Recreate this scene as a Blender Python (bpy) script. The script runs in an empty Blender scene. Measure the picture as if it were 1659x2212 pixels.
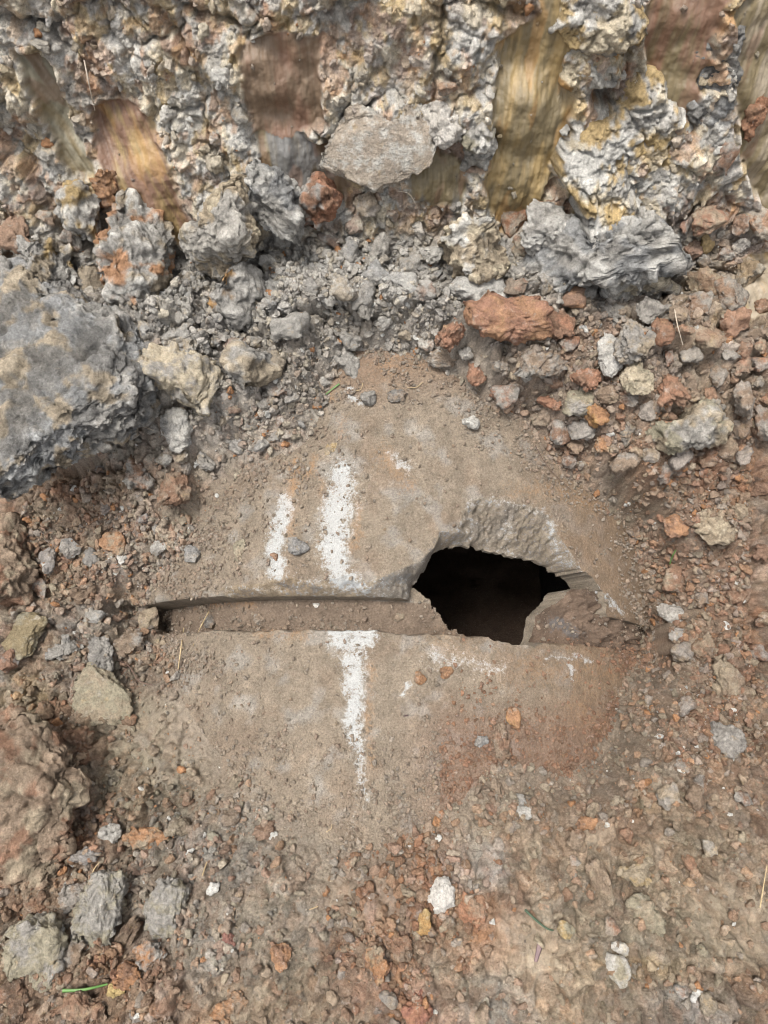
import bpy, math, random
import numpy as np
from mathutils import Matrix, Vector

# ------------------------------------------------------------------ camera, sky, sun, exposure
random.seed(7)
RNG = np.random.default_rng(11)
scene = bpy.context.scene
COL = scene.collection
W, H = 1659.0, 2212.0                       # layout units: the photograph's frame
FOV = math.radians(54.0)                    # across the short side
FPX = W / 2 / math.tan(FOV / 2)
TILT = math.radians(16.0)                   # away from straight down, towards the cut face
CAM = np.array([0.0, 0.0, 1.06])
FWD = np.array([0.0, math.sin(TILT), -math.cos(TILT)])
UPV = np.array([0.0, math.cos(TILT), math.sin(TILT)])

cam_data = bpy.data.cameras.new('camera')
cam_data.sensor_fit = 'HORIZONTAL'
cam_data.angle_x = FOV
cam_data.clip_start = 0.01
cam_data.clip_end = 100.0
cam = bpy.data.objects.new('camera', cam_data)
cam.location = CAM
cam.rotation_euler = (TILT, 0, 0)
COL.objects.link(cam)
scene.camera = cam

SUN_EL, SUN_AZ = math.radians(76), math.radians(-72)      # azimuth from +Y towards +X
world = bpy.data.worlds.new('World')
scene.world = world
world.use_nodes = True
nt = world.node_tree
bg = nt.nodes['Background']
sky = nt.nodes.new('ShaderNodeTexSky')
sky.sky_type = 'NISHITA'
sky.sun_disc = False
sky.sun_elevation = SUN_EL
sky.sun_rotation = SUN_AZ
sky.dust_density = 4.0
hs = nt.nodes.new('ShaderNodeHueSaturation')             # cloud cover: the blue is mostly gone
hs.inputs['Saturation'].default_value = 0.22
nt.links.new(sky.outputs[0], hs.inputs['Color'])
nt.links.new(hs.outputs[0], bg.inputs['Color'])
bg.inputs['Strength'].default_value = 0.11

sl = bpy.data.lights.new('sun', 'SUN')
sl.energy = 1.5
sl.angle = math.radians(16)
sl.color = (1.0, 0.97, 0.93)
sun = bpy.data.objects.new('sun', sl)
d = Vector((math.sin(SUN_AZ) * math.cos(SUN_EL), math.cos(SUN_AZ) * math.cos(SUN_EL), math.sin(SUN_EL)))
sun.rotation_euler = d.to_track_quat('Z', 'Y').to_euler()
COL.objects.link(sun)

scene.view_settings.view_transform = 'Standard'
scene.view_settings.look = 'None'
scene.view_settings.gamma = 1.0
scene.view_settings.exposure = 1.35
scene.view_settings.use_curve_mapping = False
scene.cycles.filter_width = 1.0

# ------------------------------------------------------------------ projection helpers
def project(P):
    """points (n,3) -> frame units x, y, depth"""
    r = P - CAM
    dz = r @ FWD
    return W / 2 + FPX * r[..., 0] / dz, H / 2 - FPX * (r @ UPV) / dz, dz

def ray(px, py):
    px = np.asarray(px, float); py = np.asarray(py, float)
    a = (px - W / 2) / FPX; b = (H / 2 - py) / FPX
    return np.stack([a, b * UPV[1] + FWD[1], b * UPV[2] + FWD[2]], -1)

def at_z(px, py, z):
    r = ray(px, py)
    s = (z - CAM[2]) / r[..., 2]
    return CAM[0] + r[..., 0] * s, CAM[1] + r[..., 1] * s

# ------------------------------------------------------------------ noise
_perm = np.random.default_rng(3).permutation(4096).astype(np.int32)
_g2 = np.random.default_rng(4).normal(size=(4096, 2)).astype(np.float32); _g2 /= np.linalg.norm(_g2, axis=1)[:, None]
_g3 = np.random.default_rng(5).normal(size=(4096, 3)).astype(np.float32); _g3 /= np.linalg.norm(_g3, axis=1)[:, None]
_r4 = np.random.default_rng(6).random((4096, 4)).astype(np.float32)

def _h2(i, j):
    return _perm[(_perm[i & 4095] + j) & 4095]
def _h3(i, j, k):
    return _perm[(_perm[(_perm[i & 4095] + j) & 4095] + k) & 4095]
def _fade(t):
    return t * t * t * (t * (t * 6 - 15) + 10)

def perlin2(x, y):
    x = np.asarray(x, np.float32); y = np.asarray(y, np.float32)
    xi = np.floor(x).astype(np.int32); yi = np.floor(y).astype(np.int32)
    xf = x - xi; yf = y - yi
    u = _fade(xf); v = _fade(yf)
    def g(a, b):
        q = _g2[_h2(xi + a, yi + b)]
        return q[..., 0] * (xf - a) + q[..., 1] * (yf - b)
    n0 = g(0, 0) * (1 - u) + g(1, 0) * u
    n1 = g(0, 1) * (1 - u) + g(1, 1) * u
    return (n0 * (1 - v) + n1 * v) * 1.5

def perlin3(p):
    p = p.astype(np.float32)
    i = np.floor(p).astype(np.int32); f = p - i
    u = _fade(f)
    out = 0
    for a in (0, 1):
        wa = u[:, 0] if a else 1 - u[:, 0]
        for b in (0, 1):
            wb = u[:, 1] if b else 1 - u[:, 1]
            for c in (0, 1):
                wc = u[:, 2] if c else 1 - u[:, 2]
                g = _g3[_h3(i[:, 0] + a, i[:, 1] + b, i[:, 2] + c)]
                out = out + wa * wb * wc * (g[:, 0] * (f[:, 0] - a) + g[:, 1] * (f[:, 1] - b) + g[:, 2] * (f[:, 2] - c))
    return out * 1.5

def fbm2(x, y, octv=4, gain=0.5):
    s = 0; a = 1.0
    for o in range(octv):
        s = s + a * perlin2(x + 17.3 * o, y - 9.1 * o)
        x = x * 2.03; y = y * 2.03; a *= gain
    return s

def fbm3(p, octv=4, gain=0.5):
    s = 0; a = 1.0
    for o in range(octv):
        s = s + a * perlin3(p + 13.7 * o)
        p = p * 2.03; a *= gain
    return s

def worley2(x, y):
    """F1, F2, random values of the nearest cell"""
    x = np.asarray(x, np.float32); y = np.asarray(y, np.float32)
    xi = np.floor(x).astype(np.int32); yi = np.floor(y).astype(np.int32)
    f1 = np.full(x.shape, 9, np.float32); f2 = f1.copy(); cid = np.zeros(x.shape, np.int32); ox_ = np.zeros(x.shape, np.float32); oy_ = ox_.copy()
    for a in (-1, 0, 1):
        for b in (-1, 0, 1):
            h = _h2(xi + a, yi + b)
            q = _r4[h]
            ex = (x - xi - a - q[..., 0]).astype(np.float32); ey = (y - yi - b - q[..., 1]).astype(np.float32)
            dd = np.sqrt(ex * ex + ey * ey)
            m = dd < f1
            f2 = np.where(m, f1, np.minimum(f2, dd))
            ox_ = np.where(m, ex, ox_); oy_ = np.where(m, ey, oy_)
            cid = np.where(m, h, cid)
            f1 = np.where(m, dd, f1)
    return f1, f2, _r4[(cid * 7 + 13) & 4095], ox_, oy_

def worley3(p):
    """joint distance F2 - F1 and a chunk height: each cell has its own level and tilt"""
    p = p.astype(np.float32)
    i = np.floor(p).astype(np.int32)
    f1 = np.full(len(p), 9, np.float32); f2 = f1.copy(); cid = np.zeros(len(p), np.int32); off = np.zeros((len(p), 3), np.float32)
    for a in (-1, 0, 1):
        for b in (-1, 0, 1):
            for c in (-1, 0, 1):
                h = _h3(i[:, 0] + a, i[:, 1] + b, i[:, 2] + c)
                ex = p - i - np.array([a, b, c], np.float32) - _r4[h][:, :3]
                dd = np.sqrt((ex * ex).sum(1))
                m = dd < f1
                f2 = np.where(m, f1, np.minimum(f2, dd))
                f1 = np.where(m, dd, f1); cid = np.where(m, h, cid); off[m] = ex[m]
    rv = _r4[(cid * 7 + 13) & 4095]
    e = f2 - f1
    hgt = (rv[:, 3] - .5) * .9 + 1.3 * ((rv[:, :3] - .5) * off).sum(1) - .16 * f1 * f1
    return e, (hgt + .22) * (1 - np.exp(-e / .10)) - .12

def sstep(a, b, x):
    t = np.clip((x - a) / (b - a), 0, 1)
    return t * t * (3 - 2 * t)

def sd_poly(px, py, poly, closest=False):
    """signed distance, positive inside"""
    poly = np.asarray(poly, float)
    px = np.asarray(px, float); py = np.asarray(py, float)
    best = np.full(px.shape, 1e18); ins = np.zeros(px.shape, bool)
    cx = np.zeros(px.shape); cy = np.zeros(px.shape)
    n = len(poly)
    for k in range(n):
        ax, ay = poly[k]; bx, by = poly[(k + 1) % n]
        ex, ey = bx - ax, by - ay
        t = np.clip(((px - ax) * ex + (py - ay) * ey) / (ex * ex + ey * ey + 1e-12), 0, 1)
        qx = ax + t * ex; qy = ay + t * ey
        dd = (px - qx) ** 2 + (py - qy) ** 2
        m = dd < best
        best = np.where(m, dd, best)
        if closest:
            cx = np.where(m, qx, cx); cy = np.where(m, qy, cy)
        c = (ay > py) != (by > py)
        if ey != 0:
            ins ^= c & (px < (bx - ax) * (py - ay) / ey + ax)
    sd = np.where(ins, 1, -1) * np.sqrt(best)
    return (sd, cx, cy) if closest else sd

def sd_local(px, py, poly, pad=60):
    """sd_poly only near the polygon, else -1e3"""
    p = np.asarray(poly, float)
    out = np.full(px.shape, -1e3)
    m = (px > p[:, 0].min() - pad) & (px < p[:, 0].max() + pad) & (py > p[:, 1].min() - pad) & (py < p[:, 1].max() + pad)
    if m.any():
        out[m] = sd_poly(px[m], py[m], p)
    return out

def rough_poly(poly, step, amp, seed=0):
    """subdivide and jag an outline"""
    r = np.random.default_rng(seed); out = []
    n = len(poly)
    for k in range(n):
        a = np.array(poly[k], float); b = np.array(poly[(k + 1) % n], float)
        m = max(1, int(np.linalg.norm(b - a) / step))
        for i in range(m):
            out.append(a + (b - a) * i / m + r.normal(size=2) * amp)
    return np.array(out)

# ------------------------------------------------------------------ object helpers
def mesh_from(name, V, F, smooth=True):
    V = np.ascontiguousarray(V, np.float32); F = np.ascontiguousarray(F, np.int32)
    me = bpy.data.meshes.new(name)
    k = F.shape[1]
    me.vertices.add(len(V)); me.vertices.foreach_set('co', V.ravel())
    me.loops.add(F.size); me.loops.foreach_set('vertex_index', F.ravel())
    me.polygons.add(len(F))
    me.polygons.foreach_set('loop_start', np.arange(0, F.size, k, dtype=np.int32))
    me.polygons.foreach_set('use_smooth', np.full(len(F), smooth))
    me.update(calc_edges=True)
    return me

def attr_color(me, name, rgb):
    a = me.attributes.new(name, 'FLOAT_COLOR', 'POINT')
    c = np.ones((len(rgb), 4), np.float32); c[:, :3] = rgb
    a.data.foreach_set('color', c.ravel())

def attr_float(me, name, v):
    a = me.attributes.new(name, 'FLOAT', 'POINT')
    a.data.foreach_set('value', np.ascontiguousarray(v, np.float32))

def link(name, me, mat=None, parent=None, **props):
    o = bpy.data.objects.new(name, me)
    COL.objects.link(o)
    if mat and me is not None and not me.materials:
        me.materials.append(mat)
    if parent:
        o.parent = parent
    for k, v in props.items():
        o[k] = v
    return o

def compact(V, F, *attrs):
    used = np.unique(F)
    remap = np.full(len(V), -1, np.int32); remap[used] = np.arange(len(used))
    return (V[used], remap[F]) + tuple(a[used] for a in attrs)

# ------------------------------------------------------------------ colours (linear)
C = dict(
    grey=(.33, .312, .28), lgrey=(.50, .48, .435), dgrey=(.19, .182, .168), bgrey=(.27, .268, .258),
    tan=(.335, .275, .195), cream=(.52, .445, .32), brown=(.262, .196, .140), dbrown=(.12, .08, .056),
    red=(.33, .165, .10), rust=(.385, .205, .105), orange=(.45, .26, .10), ochre=(.40, .285, .13),
    yellow=(.50, .38, .16), olive=(.225, .175, .095), oliveg=(.31, .28, .20), white=(.62, .60, .55), redbrown=(.245, .142, .092),
    pink=(.34, .28, .22), wet=(.225, .155, .10), blue=(.27, .28, .29), maroon=(.25, .11, .085))
C = {k: np.array(v, np.float32) for k, v in C.items()}

# ------------------------------------------------------------------ materials
def nodes_of(name):
    m = bpy.data.materials.new(name); m.use_nodes = True
    n = m.node_tree.nodes; l = m.node_tree.links
    return m, n, l, n['Principled BSDF']

def noise(n, l, scale, detail=4, rough=0.6, vec=None, kind='ShaderNodeTexNoise'):
    t = n.new(kind)
    t.inputs['Scale'].default_value = scale
    if 'Detail' in t.inputs:
        t.inputs['Detail'].default_value = detail
    if 'Roughness' in t.inputs:
        t.inputs['Roughness'].default_value = rough
    if vec is not None:
        l.new(vec, t.inputs['Vector'])
    return t

def maprange(n, l, src, a, b, c, d_):
    m = n.new('ShaderNodeMapRange')
    l.new(src, m.inputs['Value'])
    for k, v in zip(('From Min', 'From Max', 'To Min', 'To Max'), (a, b, c, d_)):
        m.inputs[k].default_value = v
    return m.outputs['Result']

def math2(n, l, op, a, b):
    m = n.new('ShaderNodeMath'); m.operation = op
    for i, v in enumerate((a, b)):
        if isinstance(v, (int, float)):
            m.inputs[i].default_value = v
        else:
            l.new(v, m.inputs[i])
    return m.outputs[0]

def mixc(n, l, fac, a, b, blend='MIX'):
    m = n.new('ShaderNodeMix'); m.data_type = 'RGBA'; m.blend_type = blend
    for sock, v in ((m.inputs[0], fac), (m.inputs[6], a), (m.inputs[7], b)):
        if isinstance(v, (int, float)):
            sock.default_value = v
        elif isinstance(v, (tuple, list, np.ndarray)):
            sock.default_value = (*[float(q) for q in v[:3]], 1)
        else:
            l.new(v, sock)
    return m.outputs[2]

def attr(n, name, kind='GEOMETRY'):
    a = n.new('ShaderNodeAttribute'); a.attribute_name = name; a.attribute_type = kind
    return a

def grain(n, l, color, pos, lo=0.72, hi=1.25):
    """fine speckle of grains over a colour"""
    f1 = noise(n, l, 330, 3, 0.7, pos)
    v = maprange(n, l, f1.outputs['Fac'], 0.3, 0.7, lo, hi)
    c1 = mixc(n, l, 1.0, color, v, 'MULTIPLY')
    f2 = noise(n, l, 900, 1, 0.5, pos)
    w = maprange(n, l, f2.outputs['Fac'], 0.66, 0.74, 0.0, 0.35)
    c2 = mixc(n, l, w, c1, (.46, .41, .36))
    w2 = maprange(n, l, f2.outputs['Fac'], 0.34, 0.27, 0.0, 0.5)
    return mixc(n, l, w2, c2, (.09, .06, .045))

def bump2(n, l, bs, pos, s1=190, d1=0.006, s2=700, d2=0.002, mask=None):
    a = noise(n, l, s1, 4, 0.65, pos); b = noise(n, l, s2, 2, 0.6, pos)
    b1 = n.new('ShaderNodeBump'); b1.inputs['Distance'].default_value = d1
    l.new(a.outputs['Fac'], b1.inputs['Height'])
    b2 = n.new('ShaderNodeBump'); b2.inputs['Distance'].default_value = d2
    l.new(b.outputs['Fac'], b2.inputs['Height']); l.new(b1.outputs[0], b2.inputs['Normal'])
    if mask is not None:
        l.new(mask, b1.inputs['Strength']); l.new(mask, b2.inputs['Strength'])
    l.new(b2.outputs[0], bs.inputs['Normal'])

def soil_material():
    m, n, l, bs = nodes_of('soil')
    pos = n.new('ShaderNodeNewGeometry').outputs['Position']
    col = attr(n, 'col').outputs['Color']
    sm = attr(n, 'smear').outputs['Fac']
    big = noise(n, l, 60, 4, 0.6, pos)
    c = mixc(n, l, 1.0, col, maprange(n, l, big.outputs['Fac'], 0.3, 0.7, 0.85, 1.15), 'MULTIPLY')
    g = grain(n, l, c, pos)
    l.new(mixc(n, l, sm, g, c), bs.inputs['Base Color'])
    l.new(maprange(n, l, sm, 0, 1, 0.95, 0.4), bs.inputs['Roughness'])
    l.new(maprange(n, l, sm, 0, 1, 0.15, 0.4), bs.inputs['Specular IOR Level'])
    bump2(n, l, bs, pos, mask=maprange(n, l, sm, 0, 1, 1.0, 0.3))
    return m

def clod_material(name, src):
    m, n, l, bs = nodes_of(name)
    pos = n.new('ShaderNodeNewGeometry').outputs['Position']
    if src == 'OBJECT':
        c1 = n.new('ShaderNodeObjectInfo').outputs['Color']
        c2 = attr(n, 'tint', 'OBJECT').outputs['Color']
        v = noise(n, l, 38, 5, 0.65, pos)
        c = mixc(n, l, maprange(n, l, v.outputs['Fac'], 0.47, 0.60, 0, 1), c1, c2)
    else:
        c = attr(n, 'tint', 'INSTANCER').outputs['Color']
        v = noise(n, l, 90, 3, 0.6, pos)
    v3 = noise(n, l, 55, 5, 0.7, n.new('ShaderNodeVectorMath').outputs[0])
    vm = v3.inputs['Vector'].links[0].from_node; vm.operation = 'ADD'; l.new(pos, vm.inputs[0]); vm.inputs[1].default_value = (3.1, 7.7, 1.9)
    c = mixc(n, l, maprange(n, l, v3.outputs['Fac'], 0.60, 0.70, 0, 0.5), c, (.40, .29, .16))
    c = mixc(n, l, maprange(n, l, v3.outputs['Fac'], 0.42, 0.30, 0, 0.55), c, (.42, .39, .34))
    v2 = noise(n, l, 110, 4, 0.6, pos)
    c = mixc(n, l, 1.0, c, maprange(n, l, v2.outputs['Fac'], 0.3, 0.7, 0.74, 1.24), 'MULTIPLY')
    l.new(grain(n, l, c, pos, 0.78, 1.2), bs.inputs['Base Color'])
    bs.inputs['Roughness'].default_value = 0.93
    bs.inputs['Specular IOR Level'].default_value = 0.15
    bump2(n, l, bs, pos)
    return m

def concrete_material():
    m, n, l, bs = nodes_of('dusty_concrete')
    pos = n.new('ShaderNodeNewGeometry').outputs['Position']
    col = attr(n, 'col').outputs['Color']
    wm = attr(n, 'white').outputs['Fac']; om = attr(n, 'rust').outputs['Fac']; km = attr(n, 'dark').outputs['Fac']
    v = noise(n, l, 45, 5, 0.65, pos)
    c = mixc(n, l, 1.0, col, maprange(n, l, v.outputs['Fac'], 0.3, 0.7, 0.8, 1.18), 'MULTIPLY')
    g = grain(n, l, c, pos, 0.72, 1.24)
    sp = noise(n, l, 170, 8, 0.82, pos)
    def over(base, mask, colr, soft=0.16, top=0.62):
        s = math2(n, l, 'ADD', math2(n, l, 'MULTIPLY', mask, maprange(n, l, v.outputs['Fac'], 0.35, 0.65, 0.72, 1.12)), maprange(n, l, sp.outputs['Fac'], 0.3, 0.7, -0.5, 0.5))
        return mixc(n, l, maprange(n, l, s, 0.5 - soft, 0.5 + soft, 0, top), base, colr)
    g = over(g, math2(n, l, 'MULTIPLY', wm, 0.8), (.40, .335, .24), 0.3, .6)
    g = over(g, om, (.36, .21, .105), 0.3, .7)
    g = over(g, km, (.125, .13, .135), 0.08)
    fine = noise(n, l, 700, 2, 0.6, pos)
    wc = mixc(n, l, maprange(n, l, fine.outputs['Fac'], 0.4, 0.6, 0, 1), (.50, .525, .535), (.64, .665, .67))
    g = over(g, wm, wc)
    l.new(g, bs.inputs['Base Color'])
    bs.inputs['Roughness'].default_value = 0.9
    bs.inputs['Specular IOR Level'].default_value = 0.2
    bump2(n, l, bs, pos, 260, 0.0045, 800, 0.002)
    return m

def plain_material(name, c1, c2, scale=200, rough=0.8):
    m, n, l, bs = nodes_of(name)
    pos = n.new('ShaderNodeNewGeometry').outputs['Position']
    v = noise(n, l, scale, 3, 0.6, pos)
    l.new(mixc(n, l, maprange(n, l, v.outputs['Fac'], 0.35, 0.65, 0, 1), c1, c2), bs.inputs['Base Color'])
    bs.inputs['Roughness'].default_value = rough
    return m

M_SOIL = soil_material()
M_CLOD = clod_material('clay_clod', 'OBJECT')
M_CRUMB = clod_material('soil_crumb', 'INSTANCER')
M_CONC = concrete_material()

# ------------------------------------------------------------------ pipe frame: crown at z = 0, axis along y, slightly yawed
R_BELL, R_BELL_IN, R_BODY, R_SPIG, R_IN = 0.535, 0.482, 0.523, 0.475, 0.42
X_CROWN, YAW = 0.004, math.radians(-2.0)
Y_LIP = float(at_z(W / 2, 1284, 0.0)[1]); Y_EDGE = float(at_z(W / 2, 1362, -.012)[1])
AXZ = -R_BELL
_cy, _sy = math.cos(YAW), math.sin(YAW)

def pipe_local(x, y):
    dx = x - X_CROWN; dy = y - Y_LIP
    return dx * _cy + dy * _sy, -dx * _sy + dy * _cy + Y_LIP      # across, along

def pipe_world(th, yl, r):
    a = r * np.sin(th); b = yl - Y_LIP
    return np.stack([X_CROWN + a * _cy - b * _sy, Y_LIP + a * _sy + b * _cy, AXZ + r * np.cos(th)], -1)

def pipe_top(x, y, filled=False):
    a, b = pipe_local(x, y)
    r = np.where(b > Y_LIP, R_BELL, np.where(b > Y_EDGE, R_BODY if filled else R_SPIG, R_BODY))
    return AXZ + np.sqrt(np.maximum(r * r - a * a, 0.0)), np.abs(a) < r * 0.97

def ray_pipe(px, py, r):
    """frame point -> (theta, along) on a cylinder of radius r about the pipe axis"""
    dv = ray(px, py)
    oa, ob = pipe_local(CAM[0], CAM[1])
    da = dv[..., 0] * _cy + dv[..., 1] * _sy; db = -dv[..., 0] * _sy + dv[..., 1] * _cy
    oz = CAM[2] - AXZ; dz = dv[..., 2]
    A = da * da + dz * dz; B = 2 * (oa * da + oz * dz); Cc = oa * oa + oz * oz - r * r
    disc = np.maximum(B * B - 4 * A * Cc, 0)
    s = (-B - np.sqrt(disc)) / (2 * A)
    return np.arctan2(oa + s * da, oz + s * dz), ob + s * db

VISIBLE = [(292, 1312), (330, 1255), (420, 1185), (425, 1110), (470, 1040), (565, 985), (655, 950), (690, 880), (715, 790), (760, 735), (900, 738),
           (985, 790), (1060, 850), (1130, 875), (1180, 935), (1230, 1010), (1330, 1060), (1400, 1120), (1430, 1250), (1440, 1340), (1410, 1400),
           (1375, 1470), (1350, 1560), (1310, 1640), (1250, 1680), (1170, 1660), (1090, 1640), (1010, 1720), (920, 1790), (830, 1850), (720, 1830), (620, 1760),
           (520, 1670), (450, 1580), (405, 1500), (380, 1430), (352, 1375), (318, 1350)]

# ------------------------------------------------------------------ terrain: trench floor and cut face, one sheet
def axis_coords(a, b, step, lo, hi):
    mid = np.arange(a, b + step * .5, step)
    def grow(start, end, sgn):
        out = []; s = step; p = start
        while (end - p) * sgn > 0:
            s = min(s * 1.16, 0.35); p += sgn * s; out.append(p)
        return out
    return np.array(grow(mid[0], lo, -1)[::-1] + list(mid) + grow(mid[-1], hi, 1))

STEP = 0.0017
us = axis_coords(-0.585, 0.585, STEP, -4.0, 4.0)
Y_FOOT = float(at_z(W / 2, 765, 0.0)[1])
ts = axis_coords(-0.41, 1.10, STEP, -4.0, 4.2)          # arc length; equals y on the flat part
PH_MAX = math.radians(61)
fine = np.linspace(-4.2, 4.6, 40000)
phi_f = PH_MAX * sstep(Y_FOOT, Y_FOOT + 0.24, fine) * (1 - sstep(1.95, 2.15, fine))
dyf = np.cumsum(np.cos(phi_f)) * (fine[1] - fine[0]); dzf = np.cumsum(np.sin(phi_f)) * (fine[1] - fine[0])
i0 = np.searchsorted(fine, 0.0)
dyf -= dyf[i0]; dzf -= dzf[i0]
Yt = np.interp(ts, fine, dyf); Zt = np.interp(ts, fine, dzf); PHt = np.interp(ts, fine, phi_f)
NU, NT = len(us), len(ts)
U, T = np.meshgrid(us, ts)                               # [t, u]
U = U.ravel(); T = T.ravel()
PY = np.repeat(Yt, NU); PZ = np.repeat(Zt, NU); PH = np.repeat(PHt, NU)

# heights of the floor, metres against the pipe crown
CTRL = [(830, 720, .03), (640, 760, .03), (500, 700, .05), (300, 760, .05), (100, 800, .04), (1100, 740, .03), (1250, 760, .04), (1450, 780, .06), (1620, 780, .08),
        (1450, 1350, -.20), (1600, 1350, -.15), (1450, 1130, -.15), (1460, 1600, -.10), (1620, 1600, -.10), (1300, 960, -.06), (1500, 900, .01), (1500, 965, -.01), (1610, 975, .0), (1480, 1055, -.16), (1600, 1065, -.15),
        (1470, 1800, -.02), (1400, 1760, -.03), (1425, 1690, -.07), (1620, 1900, -.01), (1300, 2100, .03), (1600, 2150, .03), (1300, 1800, .0),
        (830, 1900, .03), (830, 2150, .045), (600, 2000, .035), (400, 2000, .03), (100, 2150, .03), (30, 1750, .02), (250, 1800, -.06),
        (180, 1500, -.14), (50, 1400, -.10), (330, 1380, -.16), (240, 1310, -.16), (140, 1150, -.13), (60, 1050, -.12), (300, 1080, -.10), (300, 1220, -.14), (420, 1000, -.03),
        (380, 1620, -.13), (250, 1640, -.13), (290, 1500, -.14), (480, 1750, -.06), (560, 900, .0), (1100, 1750, .0), (1000, 1850, .02)]
cz = np.array([c[2] for c in CTRL]); cx, cyy = at_z(np.array([c[0] for c in CTRL]), np.array([c[1] for c in CTRL]), cz)
num = np.zeros(len(U)); den = np.full(len(U), 1e-9)
for x0, y0, z0 in zip(cx, cyy, cz):
    w = np.exp(-((U - x0) ** 2 + (PY - y0) ** 2) / (2 * 0.075 ** 2)) + 1e-5 / (0.02 + (U - x0) ** 2 + (PY - y0) ** 2)
    num += w * z0; den += w
floor_h = num / den
floor_w = 1 - sstep(Y_FOOT + .02, Y_FOOT + .2, T)

NYv, NZv = -np.sin(PH), np.cos(PH)
def displaced(dn, lift):
    return np.stack([U, PY + NYv * dn, PZ + NZv * dn + lift], -1)

# rough position for the layout of features
macro = 0.022 * fbm2(U / .17 + 3, T / .17, 3) * (0.5 + 0.5 * (T > Y_FOOT))
P0 = displaced(macro * sstep(Y_FOOT - .36, Y_FOOT + .09, T), floor_h * floor_w)
px, py, _ = project(P0)
warp1 = fbm2(U / .03, T / .03 + 40, 3); warp2 = fbm2(U / .03 + 70, T / .03, 3)
pxw = px + 11 * warp1; pyw = py + 11 * warp2

# smooth faces left by the bucket teeth: outline, colour, second colour, depth, slant of the strokes
SMEARS = [
    ([(55, 120), (110, 125), (140, 190), (170, 280), (200, 350), (150, 345), (110, 260), (75, 190)], 'olive', 'oliveg', .022, .45),
    ([(222, 245), (290, 232), (335, 285), (365, 365), (385, 430), (440, 490), (410, 510), (330, 470), (255, 415), (235, 330)], 'redbrown', 'ochre', .028, .30),
    ([(533, 110), (600, 80), (680, 95), (688, 250), (640, 270), (620, 290), (560, 270), (545, 210)], 'wet', 'redbrown', .03, .05),
    ([(560, 265), (630, 285), (700, 310), (735, 400), (650, 420), (600, 400), (575, 340)], 'olive', 'dgrey', .034, .05),
    ([(1085, 100), (1130, 70), (1160, 50), (1150, -20), (1212, -20), (1222, 110), (1215, 250), (1185, 330), (1165, 420), (1080, 450), (1062, 340), (1075, 220)], 'olive', 'ochre', .03, -.08),
    ([(1405, -20), (1560, -20), (1520, 80), (1480, 245), (1400, 215), (1395, 110)], 'redbrown', 'olive', .035, -.06),
    ([(1585, 60), (1640, -20), (1700, -20), (1700, 420), (1640, 430), (1600, 300)], 'olive', 'tan', .015, -.1),
    ([(880, 320), (960, 330), (1000, 360), (990, 430), (900, 420)], 'olive', 'dgrey', .03, 0),
    ([(1565, 600), (1610, 540), (1700, 510), (1700, 700), (1600, 690)], 'tan', 'ochre', -.012, .4),
    ([(1470, 1915), (1560, 1880), (1680, 1960), (1680, 2090), (1560, 2080), (1470, 2010)], 'tan', 'brown', .006, .6),
    ([(240, 1560), (330, 1500), (460, 1520), (480, 1590), (440, 1680), (330, 1700), (250, 1640)], 'tan', 'pink', .004, .3),
    ([(1360, 1690), (1420, 1670), (1410, 1750), (1350, 1750)], 'tan', 'ochre', .004, .3),
    ([(1240, 1760), (1330, 1770), (1300, 1850), (1240, 1840)], 'oliveg', 'tan', .004, .3),
    ([(1060, 1960), (1170, 1960), (1230, 2090), (1160, 2140), (1050, 2080)], 'tan', 'pink', .004, .3),
    ([(700, 1900), (860, 1880), (900, 1990), (780, 2040), (690, 1990)], 'tan', 'grey', .004, .3),
]
smear = np.zeros(len(U)); s_depth = np.zeros(len(U)); s_slant = np.zeros(len(U))
s_col = np.zeros((len(U), 3), np.float32)
for poly, c1, c2, dep, sl_ in SMEARS:
    if dep > .01:
        pc_ = np.mean(poly, 0); poly = [tuple(pc_ + (np.array(q) - pc_) * 1.22) for q in poly]; dep *= .22
    sd = sd_local(pxw, pyw, poly)
    m = sstep(-3, 9, sd) if np.mean([q[1] for q in poly]) < 800 else .36 * sstep(-14, 30, sd)
    hit = m > smear
    smear = np.maximum(smear, m)
    s_depth = np.where(hit, dep, s_depth); s_slant = np.where(hit, sl_, s_slant)
    k = np.nonzero(hit)[0]
    if len(k):
        q = U[k] + sl_ * (T[k] - 1.0)
        wl = T[k] > Y_FOOT + .05
        st = np.where(wl, fbm2(q / .022 + 5, T[k] / .16, 4, .6), fbm2(q / .03 + 5, T[k] / .03, 4, .6))
        patch = fbm2(q / .05, T[k] / .10 + 9, 3)
        f = sstep(-.25, .5, st * .6 + patch * .8)[:, None]
        s_col[k] = C[c1] * (1 - f) + C[c2] * f
        f2 = (wl * sstep(.15, .7, fbm2(q / .0055, T[k] / .07 + 33, 4, .6)))[:, None]
        s_col[k] = s_col[k] * (1 - .18 * f2) + C['tan'] * .18 * f2
        f4 = (wl * sstep(.1, .6, fbm2(q / .004 + 60, T[k] / .05 + 13, 3)))[:, None]
        s_col[k] *= 1 - .18 * f4
        f3 = (wl * sstep(.3, .55, fbm2(q / .03 + 8, T[k] / .09 + 3, 3)))[:, None]
        s_col[k] = s_col[k] * (1 - .5 * f3) + C['orange' if c2 == 'ochre' else 'redbrown'] * .5 * f3
striae = fbm2((U + s_slant * (T - 1)) / .009, T / .22, 4, .65)

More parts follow.
